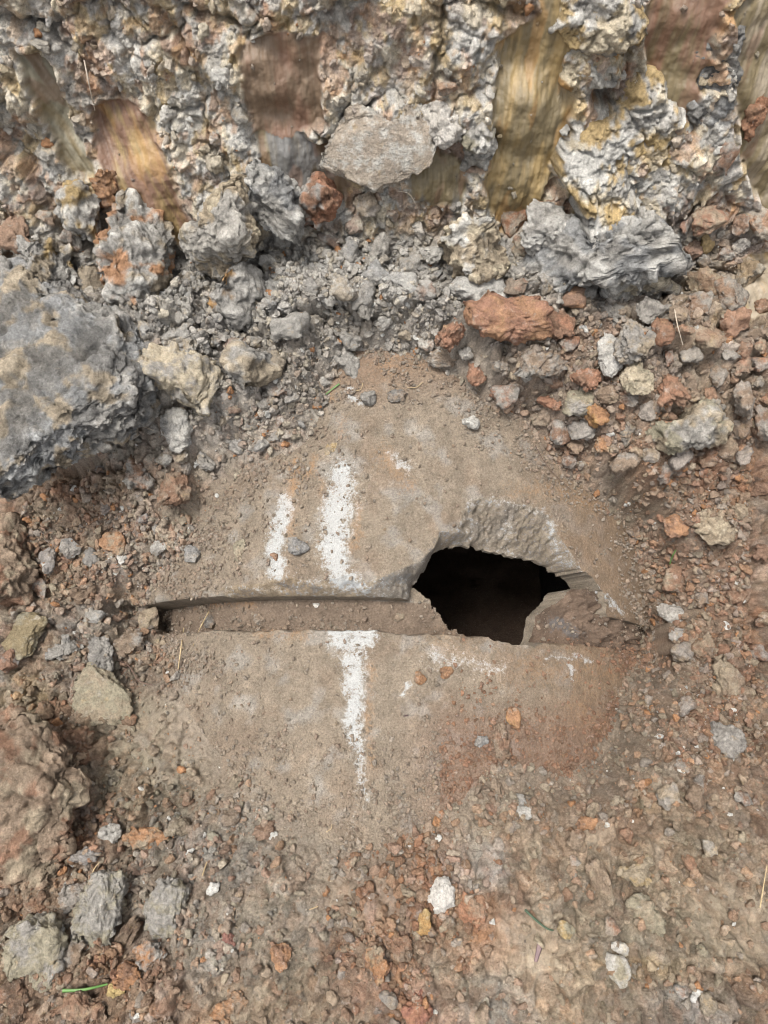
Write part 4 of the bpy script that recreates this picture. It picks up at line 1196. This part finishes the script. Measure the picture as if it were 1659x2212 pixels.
# --- left side
lump(B_, 'tan-red smooth block cut by the frame edge beside the gravel patch', 'edge tan block', [(-60, 1120), (10, 1130), (45, 1145), (72, 1200), (62, 1260), (20, 1300), (-60, 1310)], 0.05, ('brown', 'tan', 'redbrown'), 12, 0.4, 0.6)
hero(B_, 'olive smooth clay piece below the edge tan block', 'olive clay piece', 60, 1375, 88, 92, 'olive', 'oliveg', flat=True, lift=.2, thick=.5, crumb=.5)
hero(G, 'lower grey clod of the pair beside the edge tan block', 'lower gravel-pair clod', 100, 1212, 44, 52, 'bgrey', 'grey', lift=.5)
hero(G, 'upper grey clod of the pair beside the edge tan block', 'upper gravel-pair clod', 152, 1184, 46, 38, 'grey', 'bgrey', lift=.5)
hero(G, 'rust-brown clod in the gravel patch left of the pipe', 'gravel rust clod', 245, 1175, 58, 50, 'rust', 'tan', lift=.5)
hero(S_, 'white chip in the gravel patch under the rust-brown clod', 'white gravel chip', 263, 1206, 22, 26, 'white', 'lgrey', lift=.5, cat='stone', crumb=.4)
hero(G, 'grey clod on the pipe shoulder above the joint end', 'joint-end grey clod', 345, 1180, 38, 40, 'grey', 'lgrey', lift=.5)
hero(G, 'flat grey clod on the pipe shoulder right of the gravel patch', 'flat shoulder clod', 418, 1196, 40, 26, 'bgrey', 'grey', lift=.5)
hero(G, 'olive-tan chip lying on the pipe left of the white stripes', 'olive-tan chip', 518, 1187, 26, 38, 'oliveg', 'tan', lift=.5)
hero(G, 'grey clod sitting on the pipe between the two white stripes', 'stripe grey clod', 643, 1180, 48, 36, 'bgrey', 'grey', lift=.65, thick=.9)
hero(G, 'upright rust clod on the pipe touching the wider white stripe', 'stripe rust clod', 690, 1220, 28, 50, 'redbrown', 'rust', lift=.6)
hero(G, 'tiny rust crumb on the foot of the narrow white stripe', 'stripe-foot crumb', 592, 1203, 17, 15, 'redbrown', 'rust', lift=.6, sub=3)
hero(G, 'tan clod plugging the end of the open joint', 'joint plug clod', 320, 1340, 44, 56, 'tan', 'brown', lift=.6)
hero(G, 'brown clod just below the joint plug clod', 'under-plug clod', 272, 1390, 82, 62, 'brown', 'grey', lift=.4)
hero(G, 'dark grey angular clod beside the hollow below the joint end', 'hollow dark clod', 217, 1413, 58, 74, 'dgrey', 'grey', lift=.5)
hero(G, 'grey clod between olive clay piece and dark angular clod', 'grey between clod', 140, 1400, 72, 52, 'grey', 'bgrey', lift=.4)
hero(B_, 'smooth greenish-tan slab below the dark angular clod', 'greenish-tan slab', 0, 0, 0, 0, 'oliveg', 'tan', poly=[(150, 1465), (175, 1440), (245, 1458), (278, 1490), (285, 1530), (225, 1560), (165, 1540)], thick=.4, lift=.35, flat=True, crumb=.6)
hero(G, 'red-brown clod above the mottled block at the frame edge', 'mottled-block neighbour', 162, 1612, 76, 78, 'redbrown', 'brown', lift=.4)
lump(B_, 'mottled tan and red block bulging in from the frame edge', 'mottled edge block', [(-70, 1575), (40, 1575), (100, 1615), (145, 1690), (160, 1745), (130, 1800), (110, 1860), (80, 1910), (20, 1945), (-70, 1955)], 0.048, ('brown', 'redbrown', 'tan', 'brown'), 9, .3, .9, 6, 6, .9)
hero(G, 'grey crumb lying in the open joint below the narrow stripe', 'joint grey crumb', 560, 1338, 26, 20, 'grey', 'brown', lift=.5)
hero(G, 'brown crumb lying in the open joint below the wide stripe', 'joint brown crumb', 705, 1342, 20, 16, 'brown', 'tan', lift=.5)
hero(S_, 'white chip lying in the open joint', 'joint white chip', 683, 1308, 14, 11, 'white', 'lgrey', lift=.5, cat='stone')
hero(G, 'tan crumb in the open joint next to the hole', 'joint tan crumb', 862, 1334, 24, 18, 'tan', 'brown', lift=.5)
hero(G, 'dark crumb near the buried end of the open joint', 'joint dark crumb', 455, 1342, 28, 20, 'dgrey', 'brown', lift=.5)
# --- lower left
hero(S_, 'pale grey stone above the rust oval clod', 'pale lower stone', 238, 1806, 48, 46, 'lgrey', 'grey', lift=.55, cat='stone', crumb=.5)
hero(G, 'rust oval clod lying on the soil below the pipe', 'rust oval clod', 316, 1811, 102, 50, 'rust', 'tan', rot=-8, lift=.5)
hero(S_, 'dark blue-grey flat stone left of the rust oval clod', 'blue-grey flat stone', 182, 1848, 76, 34, 'dgrey', 'bgrey', lift=.5, cat='stone', crumb=.6)
hero(G, 'large upright grey-tan shard standing in the lower corner rubble', 'upright shard', 0, 0, 0, 0, 'grey', 'oliveg', poly=[(200, 1930), (220, 1898), (250, 1905), (264, 1945), (252, 2000), (240, 2048), (190, 2035), (163, 2025), (175, 1985)], thick=.8, lift=.5)
hero(G, 'second grey-tan shard right of the large upright shard', 'second shard', 0, 0, 0, 0, 'grey', 'oliveg', poly=[(315, 1985), (355, 1930), (390, 1908), (402, 1955), (385, 2005), (358, 2030), (322, 2008)], thick=.7, lift=.4)
hero(G, 'grey block left of the large upright shard', 'block by shard', 158, 1937, 66, 60, 'grey', 'brown', lift=.4)
hero(G, 'brown flat clod above the olive-grey round clod', 'brown flat clod', 72, 1958, 92, 44, 'brown', 'redbrown', lift=.4)
hero(G, 'olive-grey round clod with orange spot in the lower corner', 'orange-spot round clod', 0, 0, 0, 0, 'oliveg', 'grey', poly=[(20, 2040), (60, 1995), (100, 2000), (135, 2050), (120, 2100), (90, 2132), (40, 2130), (25, 2090)], thick=.8, lift=.45)
hero(G, 'grey-brown clod between round olive-grey clod and upright shard', 'corner brown clod', 157, 2066, 56, 56, 'brown', 'grey', lift=.45)
hero(G, 'dark brown stubby stick-shaped clod behind the upright shard', 'stubby dark clod', 268, 2030, 48, 110, 'dbrown', 'brown', rot=-32, lift=.3)
hero(G, 'rust clod above the small ochre-yellow clod', 'grass-side rust clod', 277, 2108, 66, 50, 'rust', 'redbrown', lift=.45)
hero(G, 'small ochre-yellow clod at the tip of the green grass blade', 'ochre-yellow clod', 250, 2142, 38, 36, 'yellow', 'ochre', lift=.6)
hero(G, 'grey clod with rust patch right of the stubby dark clod', 'rust-patched clod', 322, 2066, 76, 60, 'grey', 'rust', lift=.4)
hero(G, 'round rust clod in the pale soil left of the red streak', 'round rust clod', 606, 2068, 44, 50, 'rust', 'redbrown', lift=.45)
hero(S_, 'small bright white pebble on the grey lower soil', 'white pebble', 460, 1921, 28, 26, 'white', 'white', lift=.6, cat='pebble', crumb=.4)
hero(G, 'pinkish red clod below the small bright white pebble', 'pinkish clod', 495, 2030, 30, 36, 'maroon', 'pink', lift=.4)
hero(G, 'tall rust clod in the red streak near the bottom', 'tall rust clod', 815, 2085, 52, 80, 'rust', 'tan', lift=.4)
hero(G, 'rust clod at the bottom edge below the pinkish clod', 'bottom rust clod', 495, 2180, 80, 66, 'rust', 'brown', lift=.35)
hero(G, 'red-brown lump below the green grass blade', 'under-grass lump', 165, 2178, 130, 66, 'redbrown', 'brown', lift=.3)
hero(G, 'dark brown lump in the very bottom corner', 'bottom corner lump', 28, 2170, 76, 90, 'dbrown', 'redbrown', lift=.3)
hero(G, 'brown clod in the red streak left of the orange-ochre clod', 'streak brown clod', 867, 2050, 46, 50, 'brown', 'redbrown', lift=.4)
# --- lower middle and right
hero(S_, 'bright white stone in the lower soil', 'bright white stone', 0, 0, 0, 0, 'white', 'white', poly=[(925, 1935), (938, 1908), (962, 1898), (982, 1925), (978, 1950), (955, 1964)], thick=.9, lift=.5, cat='stone', crumb=.5)
hero(G, 'orange-ochre clod below the bright white stone', 'orange-ochre clod', 915, 1992, 36, 54, 'ochre', 'orange', lift=.4)
hero(G, 'red-brown lump right below the bright white stone', 'white-stone red lump', 1020, 1968, 66, 74, 'red', 'brown', lift=.2, thick=.5)
hero(G, 'bright red lump at the bottom edge', 'bright red lump', 900, 2180, 68, 72, 'red', 'maroon', lift=.3)
hero(S_, 'larger light grey stone of the pair below the pipe', 'larger paired stone', 1130, 1756, 36, 30, 'lgrey', 'grey', lift=.55, cat='stone', crumb=.5)
hero(S_, 'smaller grey stone of the pair below the pipe', 'smaller paired stone', 1120, 1728, 32, 26, 'grey', 'bgrey', lift=.5, cat='stone', crumb=.5)
hero(S_, 'pale grey angular stone near the bottom right', 'bottom pale stone', 0, 0, 0, 0, 'lgrey', 'oliveg', poly=[(1307, 2080), (1325, 2065), (1355, 2078), (1361, 2100), (1345, 2126), (1312, 2106)], thick=.8, lift=.5, cat='stone', crumb=.5)
hero(S_, 'thin pale stone just above the pale angular stone', 'thin pale stone', 1337, 2048, 42, 26, 'lgrey', 'cream', lift=.5, rot=-15, cat='stone', crumb=.5)
hero(G, 'tan clod with yellow top in the lower right soil', 'yellow-topped clod', 1375, 1882, 86, 60, 'tan', 'ochre', lift=.35)
hero(G, 'grey-tan lump below the yellow-topped clod', 'grey-tan lump', 1395, 1975, 90, 76, 'oliveg', 'tan', lift=.25)
hero(G, 'pink round clod beside the grey-tan lump', 'pink round clod', 1322, 2000, 34, 36, 'pink', 'red', lift=.4)
hero(G, 'long brown clod left of the yellow-topped clod', 'long brown clod', 1300, 1912, 48, 104, 'brown', 'tan', rot=15, lift=.25)
hero(G, 'ochre clod at the end of the dark green stalk', 'ochre stalk clod', 1225, 2008, 40, 36, 'ochre', 'oliveg', lift=.4)
hero(G, 'rust flat clod above the round brown ball', 'rust flat clod', 1267, 1780, 46, 30, 'rust', 'redbrown', lift=.45)
hero(G, 'round brown ball of soil below the pipe end', 'round brown ball', 1352, 1805, 32, 32, 'redbrown', 'brown', lift=.55, thick=.95, facets=2)
hero(G, 'tan block at the upper end of the red-brown bank', 'bank tan block', 1545, 1138, 90, 72, 'tan', 'cream', lift=.45)
hero(G, 'rust clod left of the tan block on the red-brown bank', 'bank rust clod', 1462, 1135, 56, 50, 'redbrown', 'rust', lift=.45)
hero(G, 'brown clod below the green sprig on the bank', 'sprig brown clod', 1452, 1250, 50, 58, 'redbrown', 'tan', lift=.45)
hero(S_, 'long grey shard lying on the bank beside the pipe lip', 'long grey shard', 1465, 1330, 92, 46, 'grey', 'lgrey', rot=-18, lift=.5, cat='stone', crumb=.6)
hero(G, 'small grey clod just below the long grey shard', 'under-shard clod', 1460, 1371, 36, 28, 'grey', 'bgrey', lift=.5)
hero(G, 'tan flat clod at the pipe side below the joint', 'pipe-side tan clod', 1425, 1386, 50, 32, 'tan', 'brown', lift=.45)
hero(S_, 'dark grey angular stone on the lower bank', 'lower bank stone', 0, 0, 0, 0, 'grey', 'dgrey', poly=[(1535, 1590), (1550, 1568), (1585, 1570), (1612, 1605), (1607, 1632), (1575, 1637), (1540, 1617)], thick=.9, lift=.5, cat='stone', crumb=.5)
hero(G, 'tall tan clod above the dark grey angular bank stone', 'tall bank clod', 1580, 1480, 90, 115, 'tan', 'brown', lift=.3)
hero(G, 'rust clod on the lower pipe above the brown oval clod', 'lower pipe rust clod', 1107, 1552, 36, 40, 'rust', 'orange', lift=.55)
hero(G, 'brown oval clod on the lower pipe', 'brown oval clod', 1082, 1602, 46, 70, 'brown', 'redbrown', lift=.4)
hero(S_, 'grey flat pebble left of the brown oval clod', 'grey flat pebble', 1040, 1602, 34, 22, 'bgrey', 'grey', lift=.55, cat='pebble', crumb=.4)
hero(S_, 'round blue-grey pebble on the lower pipe under the hole', 'blue-grey pebble', 992, 1500, 25, 25, 'bgrey', 'blue', lift=.6, thick=.9, cat='pebble', crumb=.4)
hero(G, 'flat rust crumb below the hole in the pipe', 'flat rust crumb', 965, 1453, 32, 25, 'rust', 'redbrown', lift=.5)
hero(G, 'round rust crumb left of the flat rust crumb', 'round rust crumb', 908, 1465, 28, 28, 'rust', 'brown', lift=.6)

# ------------------------------------------------------------------ middling clods: each one a thing
HX = np.array([[h_[0], h_[1], h_[2], h_[3]] for h_ in heroes])
def zone_of(x, y):
    if sd_poly(np.array([x]), np.array([y]), VISIBLE)[0] > -4: return None
    if y < 470: return 'wall'
    if x > 1020 and y < 1000: return 'rubble'
    if y < 1000: return 'slope'
    if x > 1380 and y < 1750: return 'bank'
    if x < 460 and y < 1480: return 'gravel'
    return 'soil'
PALS = dict(wall=('grey', 'lgrey', 'tan', 'redbrown', 'cream', 'grey'), rubble=('redbrown', 'grey', 'red', 'grey', 'tan', 'brown'), slope=('grey', 'grey', 'lgrey', 'bgrey', 'tan', 'grey', 'redbrown'),
            bank=('redbrown', 'brown', 'redbrown', 'red', 'tan', 'grey'), gravel=('grey', 'redbrown', 'bgrey', 'tan', 'red', 'brown'), soil=('brown', 'grey', 'redbrown', 'tan', 'oliveg', 'red', 'brown'))
CNAME = dict(grey='grey', lgrey='pale grey', tan='tan', redbrown='red-brown', cream='cream', red='red', brown='brown', bgrey='blue-grey', oliveg='olive')
placed = []; used_labels = {}
tries = 0
QUOTA = dict(wall=14, rubble=60, slope=54, bank=26, gravel=16, soil=34); have = {k: 0 for k in QUOTA}
while len(placed) < sum(QUOTA.values()) and tries < 9000:
    tries += 1
    x = random.uniform(6, W - 6); y = random.uniform(60, H - 8)
    z = zone_of(x, y)
    if z is None or have[z] >= QUOTA[z]:
        continue
    s = random.choice((24, 28, 32, 38, 44, 52)) * (1.5 if z == 'rubble' else 1.0 if z != 'slope' else 1.7 if y < 720 else 1.05)
    if (((HX[:, 0] - x) / (HX[:, 2] + s * .28)) ** 2 + ((HX[:, 1] - y) / (HX[:, 3] + s * .28)) ** 2 < 1).any():
        continue
    if any((a - x) ** 2 + (b - y) ** 2 < ((s + t) * .38) ** 2 for a, b, t in placed):
        continue
    p, n = spot(x, y)
    if p is None:
        continue
    j = int(np.argmin((U - p[0]) ** 2 + (P[:, 1] - p[1]) ** 2 + (P[:, 2] - p[2]) ** 2)) if z == 'wall' else -1
    if j >= 0 and smear[j] > .3:
        continue
    have[z] += 1
    c1, c2 = random.choice(PALS[z]), random.choice(PALS[z])
    p, n, ax, ay = frame_at(x, y, random.uniform(0, 6.28))
    k = ((p - CAM) @ FWD) / FPX
    hx = s * k * .5; hy = hx * random.uniform(.65, 1.05); tz = hx * random.uniform(.65, 1.0)
    me = base_mesh(random.randrange(16), 4)
    o = link(G, me, M_CLOD, category='clod')
    m = Matrix((ax, ay, n)).transposed().to_4x4(); m.translation = Vector(centre_on(x, y, p, n, tz * random.uniform(.15, .65)))
    o.matrix_world = m @ Matrix.Diagonal((hx, hy, tz, 1))
    tint(o, C[c1] * random.uniform(.85, 1.12), C[c2], p, .35)
    dd = np.hypot(HX[:, 0] - x, HX[:, 1] - y) - .5 * (HX[:, 2] + HX[:, 3])
    size = 'tiny' if s < 26 else 'small' if s < 36 else 'medium' if s < 48 else 'fist-sized'
    for i in np.argsort(dd)[:6]:
        ddx, ddy = x - heroes[i][0], y - heroes[i][1]
        where = ('right of' if ddx > 0 else 'left of') if abs(ddx) > abs(ddy) else ('below' if ddy > 0 else 'above')
        lab = f'{size} {CNAME[c1]} clod {where} the {heroes[i][4]}'
        if lab not in used_labels:
            break
    used_labels.setdefault(lab, []).append(o)
    o['label'] = lab
    o['group'] = {'wall': 'clods on the cut face', 'rubble': 'clods in the far rubble', 'slope': 'clods on the grey slope', 'bank': 'clods on the red-brown bank', 'gravel': 'clods in the gravel patch', 'soil': 'clods in the lower soil'}[z]
    placed.append((x, y, s))

# ------------------------------------------------------------------ crumbs: too many to count
crumb_src = bpy.data.collections.new('crumb_shapes')
for i in range(8):
    me = clod_mesh('crumb', 900 + i, 3, None, (1, RNG.uniform(.65, 1), RNG.uniform(.55, .85)), 8, 1.0)
    me.materials.append(M_CRUMB)
    crumb_src.objects.link(bpy.data.objects.new('crumb_%d' % i, me))

def crumb_group():
    g = bpy.data.node_groups.new('scatter_crumbs', 'GeometryNodeTree')
    g.interface.new_socket('Geometry', in_out='INPUT', socket_type='NodeSocketGeometry')
    g.interface.new_socket('Geometry', in_out='OUTPUT', socket_type='NodeSocketGeometry')
    n = g.nodes; l = g.links
    gi = n.new('NodeGroupInput'); go = n.new('NodeGroupOutput')
    iop = n.new('GeometryNodeInstanceOnPoints')
    ci = n.new('GeometryNodeCollectionInfo')
    ci.inputs['Collection'].default_value = crumb_src
    ci.inputs['Separate Children'].default_value = True
    ci.inputs['Reset Children'].default_value = True
    def named(nm, t):
        a = n.new('GeometryNodeInputNamedAttribute'); a.data_type = t; a.inputs['Name'].default_value = nm
        return a.outputs['Attribute']
    l.new(gi.outputs[0], iop.inputs['Points'])
    l.new(ci.outputs[0], iop.inputs['Instance'])
    iop.inputs['Pick Instance'].default_value = True
    l.new(named('pick', 'INT'), iop.inputs['Instance Index'])
    er = n.new('FunctionNodeEulerToRotation'); l.new(named('turn', 'FLOAT_VECTOR'), er.inputs[0])
    l.new(er.outputs[0], iop.inputs['Rotation'])
    l.new(named('size', 'FLOAT'), iop.inputs['Scale'])
    l.new(iop.outputs[0], go.inputs[0])
    return g

def crumbs(name, label, V, size, colr):
    n = len(V)
    me = bpy.data.meshes.new(name)
    me.vertices.add(n); me.vertices.foreach_set('co', np.ascontiguousarray(V, np.float32).ravel())
    a = me.attributes.new('pick', 'INT', 'POINT'); a.data.foreach_set('value', RNG.integers(0, 8, n).astype(np.int32))
    a = me.attributes.new('turn', 'FLOAT_VECTOR', 'POINT'); a.data.foreach_set('vector', (RNG.random((n, 3)) * 6.28).astype(np.float32).ravel())
    attr_float(me, 'size', size); attr_color(me, 'tint', colr)
    o = link(name, me, None, kind='stuff', label=label, category='soil crumbs')
    md = o.modifiers.new('scatter', 'NODES'); md.node_group = GN
    return o
GN = crumb_group()

inview = (px > -60) & (px < W + 60) & (py > -60) & (py < H + 60) & (np.abs(U) < .58)
dens = np.where(inview, .35, 0.0)
def dz(x0, y0, rx, ry, v):
    global dens
    q = ((pxw - x0) / rx) ** 2 + ((pyw - y0) / ry) ** 2
    dens = dens + np.where(inview, v * (1 - sstep(.4, 1.3, q)), 0)
dz(650, 750, 330, 250, 2.2); dz(850, 610, 260, 90, 1.2); dz(1250, 850, 230, 180, 1.6); dz(260, 1180, 250, 150, 1.8); dz(1500, 1300, 200, 420, 2.2); dz(350, 1900, 300, 250, .8); dz(870, 1930, 170, 260, 1.7); dz(1200, 1680, 250, 120, 1.3); dz(300, 1400, 200, 100, 1.); dz(100, 1900, 200, 300, 1.)
dens *= (1 - .93 * smear) * np.where(py < 480, .45, 1) * (.35 + 1.1 * sstep(-.3, .4, n2))
dens = np.where(over & (pvis > 8), 0, dens) * (1 - .25 * sstep(1500, 1650, py) * sstep(330, 480, px) * sstep(1450, 1300, px) * (1 - np.exp(-((px - 880) / 110) ** 2)))
def pick(n, w):
    c = np.cumsum(w); c /= c[-1]
    return np.searchsorted(c, RNG.random(n))
NC = 36000
ki = pick(NC, dens)
sz = .0014 + .0075 * RNG.random(NC) ** 4.4
dn3 = np.stack([np.zeros(len(ki)), NYv[ki], NZv[ki]], -1)
Vc = P[ki] + dn3 * (sz * RNG.uniform(-.1, .6, NC))[:, None] + RNG.normal(size=(NC, 3)) * .0006
pi_ = RNG.integers(0, 8, NC)
gn = greyness[ki]
pc = PAL_G[pi_] * gn + PAL_B[pi_] * (1 - gn)
cc = (pc * .36 + col[ki] * .64) * RNG.uniform(.85, 1.3, (NC, 1))
ex = RNG.random(NC)
cc = np.where((ex < .012)[:, None], C['white'] * .9, cc); cc = np.where(((ex > .012) & (ex < .03))[:, None], C['rust'], cc)
cxp, cyp, _ = project(Vc)
red_q = ((cxp - 870) / 130) ** 2 + ((cyp - 1930) / 210) ** 2
rm = (RNG.random(NC) < .6 * np.exp(-1.3 * red_q))[:, None]
cc = np.where(rm, (C['redbrown'] * .55 + C['rust'] * .2 + pc * .25) * RNG.uniform(.75, 1.1, (NC, 1)), cc)
sz = sz * (1 + .35 * np.exp(-1.3 * red_q))
crumbs('soil_crumbs', 'grey and red-brown soil crumbs strewn over the trench', Vc, sz, cc)

# crumbs lying on the pipe
Vp = []; Wp = []; Np = []
for dat in (up, lo):
    uq = np.unique(dat[1]); v = dat[0][uq]
    a, b = pipe_local(v[:, 0], v[:, 1]); t_ = np.arctan2(a, v[:, 2] - AXZ)
    x, y, _ = project(v)
    dst = sd_poly(x, y, VISIBLE)
    w = .22 + 1.9 * (1 - sstep(0, 150, dst)) + 1.2 * sstep(1520, 1650, y) + .8 * sstep(900, 800, y) + 1.0 * sstep(120, 0, np.hypot(x - 1050, (y - 1560) * 1.2)) + .7 * sstep(500, 380, x)
    band_ = (b < Y_LIP) & (b > Y_EDGE)
    w = np.where(band_, .9, w) * (dst > -10) * (.3 + sstep(-.2, .5, fbm2(a / .05, b / .05, 3)))
    sp_ = np.where(np.abs(v[:, 0] - X_CROWN) < .4, 1, .7)
    area = np.where((a / R_BELL > -.04) & (a / R_BELL < .7) & (b > Y_EDGE - .07) & (b < Y_LIP + .2), .25, 1.0)
    Vp.append(v); Wp.append(w * sp_ * area); Np.append(np.stack([np.sin(t_) * _cy, np.sin(t_) * _sy, np.cos(t_)], -1))
Vp = np.concatenate(Vp); Wp = np.concatenate(Wp); Np = np.concatenate(Np)
n = 26000
ki = pick(n, Wp)
sz = .0007 + .0036 * RNG.random(n) ** 5
Vq = Vp[ki] + Np[ki] * (sz * .4)[:, None] + np.cross(Np[ki], RNG.normal(size=(n, 3))) * .0022
x, y, _ = project(Vq)
base = np.where(((x > 950) & (y > 1380))[:, None], C['redbrown'] * .9, np.array([.245, .20, .155]))
pc = PAL_B[RNG.integers(0, 8, n)]
crumbs('soil_crumbs', 'small soil crumbs scattered on the dusty pipe', Vq, sz, (base * .85 + pc * .15) * RNG.uniform(.95, 1.35, (n, 1)))

# ------------------------------------------------------------------ roots, straws, grass
def tube(name, pts, r0, r1, mat, label, cat, lift=.004, sides=6, sag=None, flat=1.0, group=None):
    """a stalk lying over the ground along frame points; lift = height over the ground at each point"""
    W3 = []
    ls = lift if isinstance(lift, (list, tuple)) else [lift] * len(pts)
    for (x, y), h_ in zip(pts, ls):
        p, n = spot(x, y)
        W3.append(centre_on(x, y, p, n, h_))
    W3 = np.array(W3)
    m = 14
    t = np.linspace(0, len(W3) - 1, m)
    c = []
    for q in t:                                           # Catmull-Rom through the points
        i = min(int(q), len(W3) - 2); f = q - i
        p0 = W3[max(i - 1, 0)]; p1 = W3[i]; p2 = W3[i + 1]; p3 = W3[min(i + 2, len(W3) - 1)]
        c.append(.5 * (2 * p1 + (p2 - p0) * f + (2 * p0 - 5 * p1 + 4 * p2 - p3) * f * f + (3 * p1 - p0 - 3 * p2 + p3) * f ** 3))
    c = np.array(c)
    V = []
    for i in range(m):
        d_ = c[min(i + 1, m - 1)] - c[max(i - 1, 0)]; d_ /= np.linalg.norm(d_) + 1e-9
        a = np.cross(d_, [0, 0, 1]); a /= np.linalg.norm(a) + 1e-9; b = np.cross(a, d_)
        r = r0 + (r1 - r0) * i / (m - 1)
        for k in range(sides):
            an = 2 * math.pi * k / sides
            V.append(c[i] + a * r * math.cos(an) + b * r * flat * math.sin(an))
    V = np.array(V)
    F = [[i * sides + k, i * sides + (k + 1) % sides, (i + 1) * sides + (k + 1) % sides, (i + 1) * sides + k] for i in range(m - 1) for k in range(sides)]
    o0 = V.mean(0)
    me = mesh_from(name, V - o0, np.array(F))
    o = link(name, me, mat, label=label, category=cat)
    o.location = o0
    if group: o['group'] = group
    return o
M_ROOT = plain_material('pale_root', (.50, .44, .36), (.36, .28, .20))
M_STRAW = plain_material('dry_straw', (.46, .36, .21), (.33, .24, .13))
M_DROOT = plain_material('dark_root', (.16, .10, .075), (.10, .065, .05))
M_GRASS = plain_material('green_blade', (.075, .17, .035), (.12, .22, .06), 90, .5)
M_DGREEN = plain_material('dark_stalk', (.05, .085, .05), (.08, .11, .07), 90, .6)
M_LEAF = plain_material('purple_leaf', (.13, .085, .09), (.18, .12, .11), 120, .7)
tube('root', [(-8, 938), (40, 970), (95, 995), (158, 1004)], .0014, .0008, M_ROOT, 'long pale root curving out from under the huge grey mass', 'root', [.03, .03, .02, .012])
tube('root', [(258, 912), (290, 915), (332, 930)], .0008, .0005, M_ROOT, 'short pale root beside the pale angular stone', 'root', .02)
tube('root', [(182, 130), (192, 180), (205, 238)], .0011, .0007, M_ROOT, 'pale root hanging on the reddish part of the cut face', 'root', .014)
tube('root', [(1455, 655), (1463, 700), (1475, 745)], .0010, .0006, M_ROOT, 'pale upright root behind the round red clod in the rubble', 'root', .03)
tube('root', [(880, 838), (900, 836), (913, 825)], .0006, .0005, M_STRAW, 'curled thin root on the top of the pipe', 'root', .003)
tube('root', [(732, 818), (745, 838), (778, 842), (785, 815)], .0006, .0005, M_STRAW, 'looped thin root below the perched grey clod', 'root', .005)
tube('root', [(1155, 960), (1185, 1010), (1235, 1060)], .0006, .0004, M_DROOT, 'thin dark root along the upper pipe shoulder', 'root', .004)
tube('root', [(860, 413), (885, 420), (905, 455)], .0007, .0004, M_ROOT, 'thin root hanging below the pale scraped slab', 'root', .012)
tube('root', [(600, 385), (622, 392), (636, 405)], .0007, .0005, M_ROOT, 'thin root at the foot of the brown smear', 'root', .012)
tube('root', [(255, 1425), (280, 1440), (300, 1470), (330, 1480)], .0012, .0006, M_DROOT, 'dark branching root in the hollow below the joint end', 'root', .010)
tube('root', [(193, 1930), (200, 1885), (215, 1862)], .0009, .0006, M_STRAW, 'thin straw-coloured root above the upright shard', 'root', .012)
tube('root', [(1642, 1960), (1650, 1910), (1657, 1870)], .0010, .0006, M_STRAW, 'thin root standing at the edge of the smooth tan patch', 'root', .010)
tube('root', [(700, 1800), (715, 1790), (717, 1780)], .0006, .0004, M_STRAW, 'tiny curled root in the grey soil below the white scrape', 'root', .004)
tube('straw', [(385, 1445), (391, 1400), (397, 1357)], .0010, .0012, M_STRAW, 'dry straw standing left of its twin below the open joint', 'straw', [.004, .012, .022])
tube('straw', [(417, 1395), (433, 1355), (451, 1322)], .0007, .0013, M_STRAW, 'slanting dry straw reaching into the open joint', 'straw', [.004, .014, .026])
tube('straw', [(437, 1892), (447, 1862)], .0010, .0008, M_STRAW, 'short straw stub near the small bright white pebble', 'straw', .006)
tube('straw', [(668, 1965), (687, 1958)], .0007, .0007, M_STRAW, 'tiny straw on the pale lower soil', 'straw', .004)
tube('grass_blade', [(135, 2140), (180, 2138), (232, 2126)], .0022, .0012, M_GRASS, 'bright green grass blade lying in the lower corner', 'grass blade', [.016, .018, .016], flat=.35)
tube('grass_blade', [(704, 852), (718, 840), (733, 829)], .0008, .0014, M_GRASS, 'small green blade beside the orange stain on the pipe top', 'grass blade', .004, flat=.35)
tube('grass_blade', [(1447, 1218), (1452, 1203), (1460, 1188)], .0016, .0012, M_GRASS, 'green sprig between clods on the red-brown bank', 'grass blade', .012, flat=.5)
tube('grass_blade', [(1135, 1966), (1155, 1985), (1180, 2005), (1195, 2010)], .0017, .0009, M_DGREEN, 'dark green stalk lying on the lower soil', 'stalk', .007)
tube('leaf_scrap', [(1168, 2035), (1163, 2055), (1157, 2078)], .0042, .0020, M_LEAF, 'purple-brown leaf scrap pressed into the lower soil', 'leaf', .006, flat=.15)
tube('leaf_scrap', [(877, 1545), (878, 1553), (877, 1562)], .0034, .0030, M_LEAF, 'tiny purple leaf scrap on the lower pipe', 'leaf', .003, flat=.15)
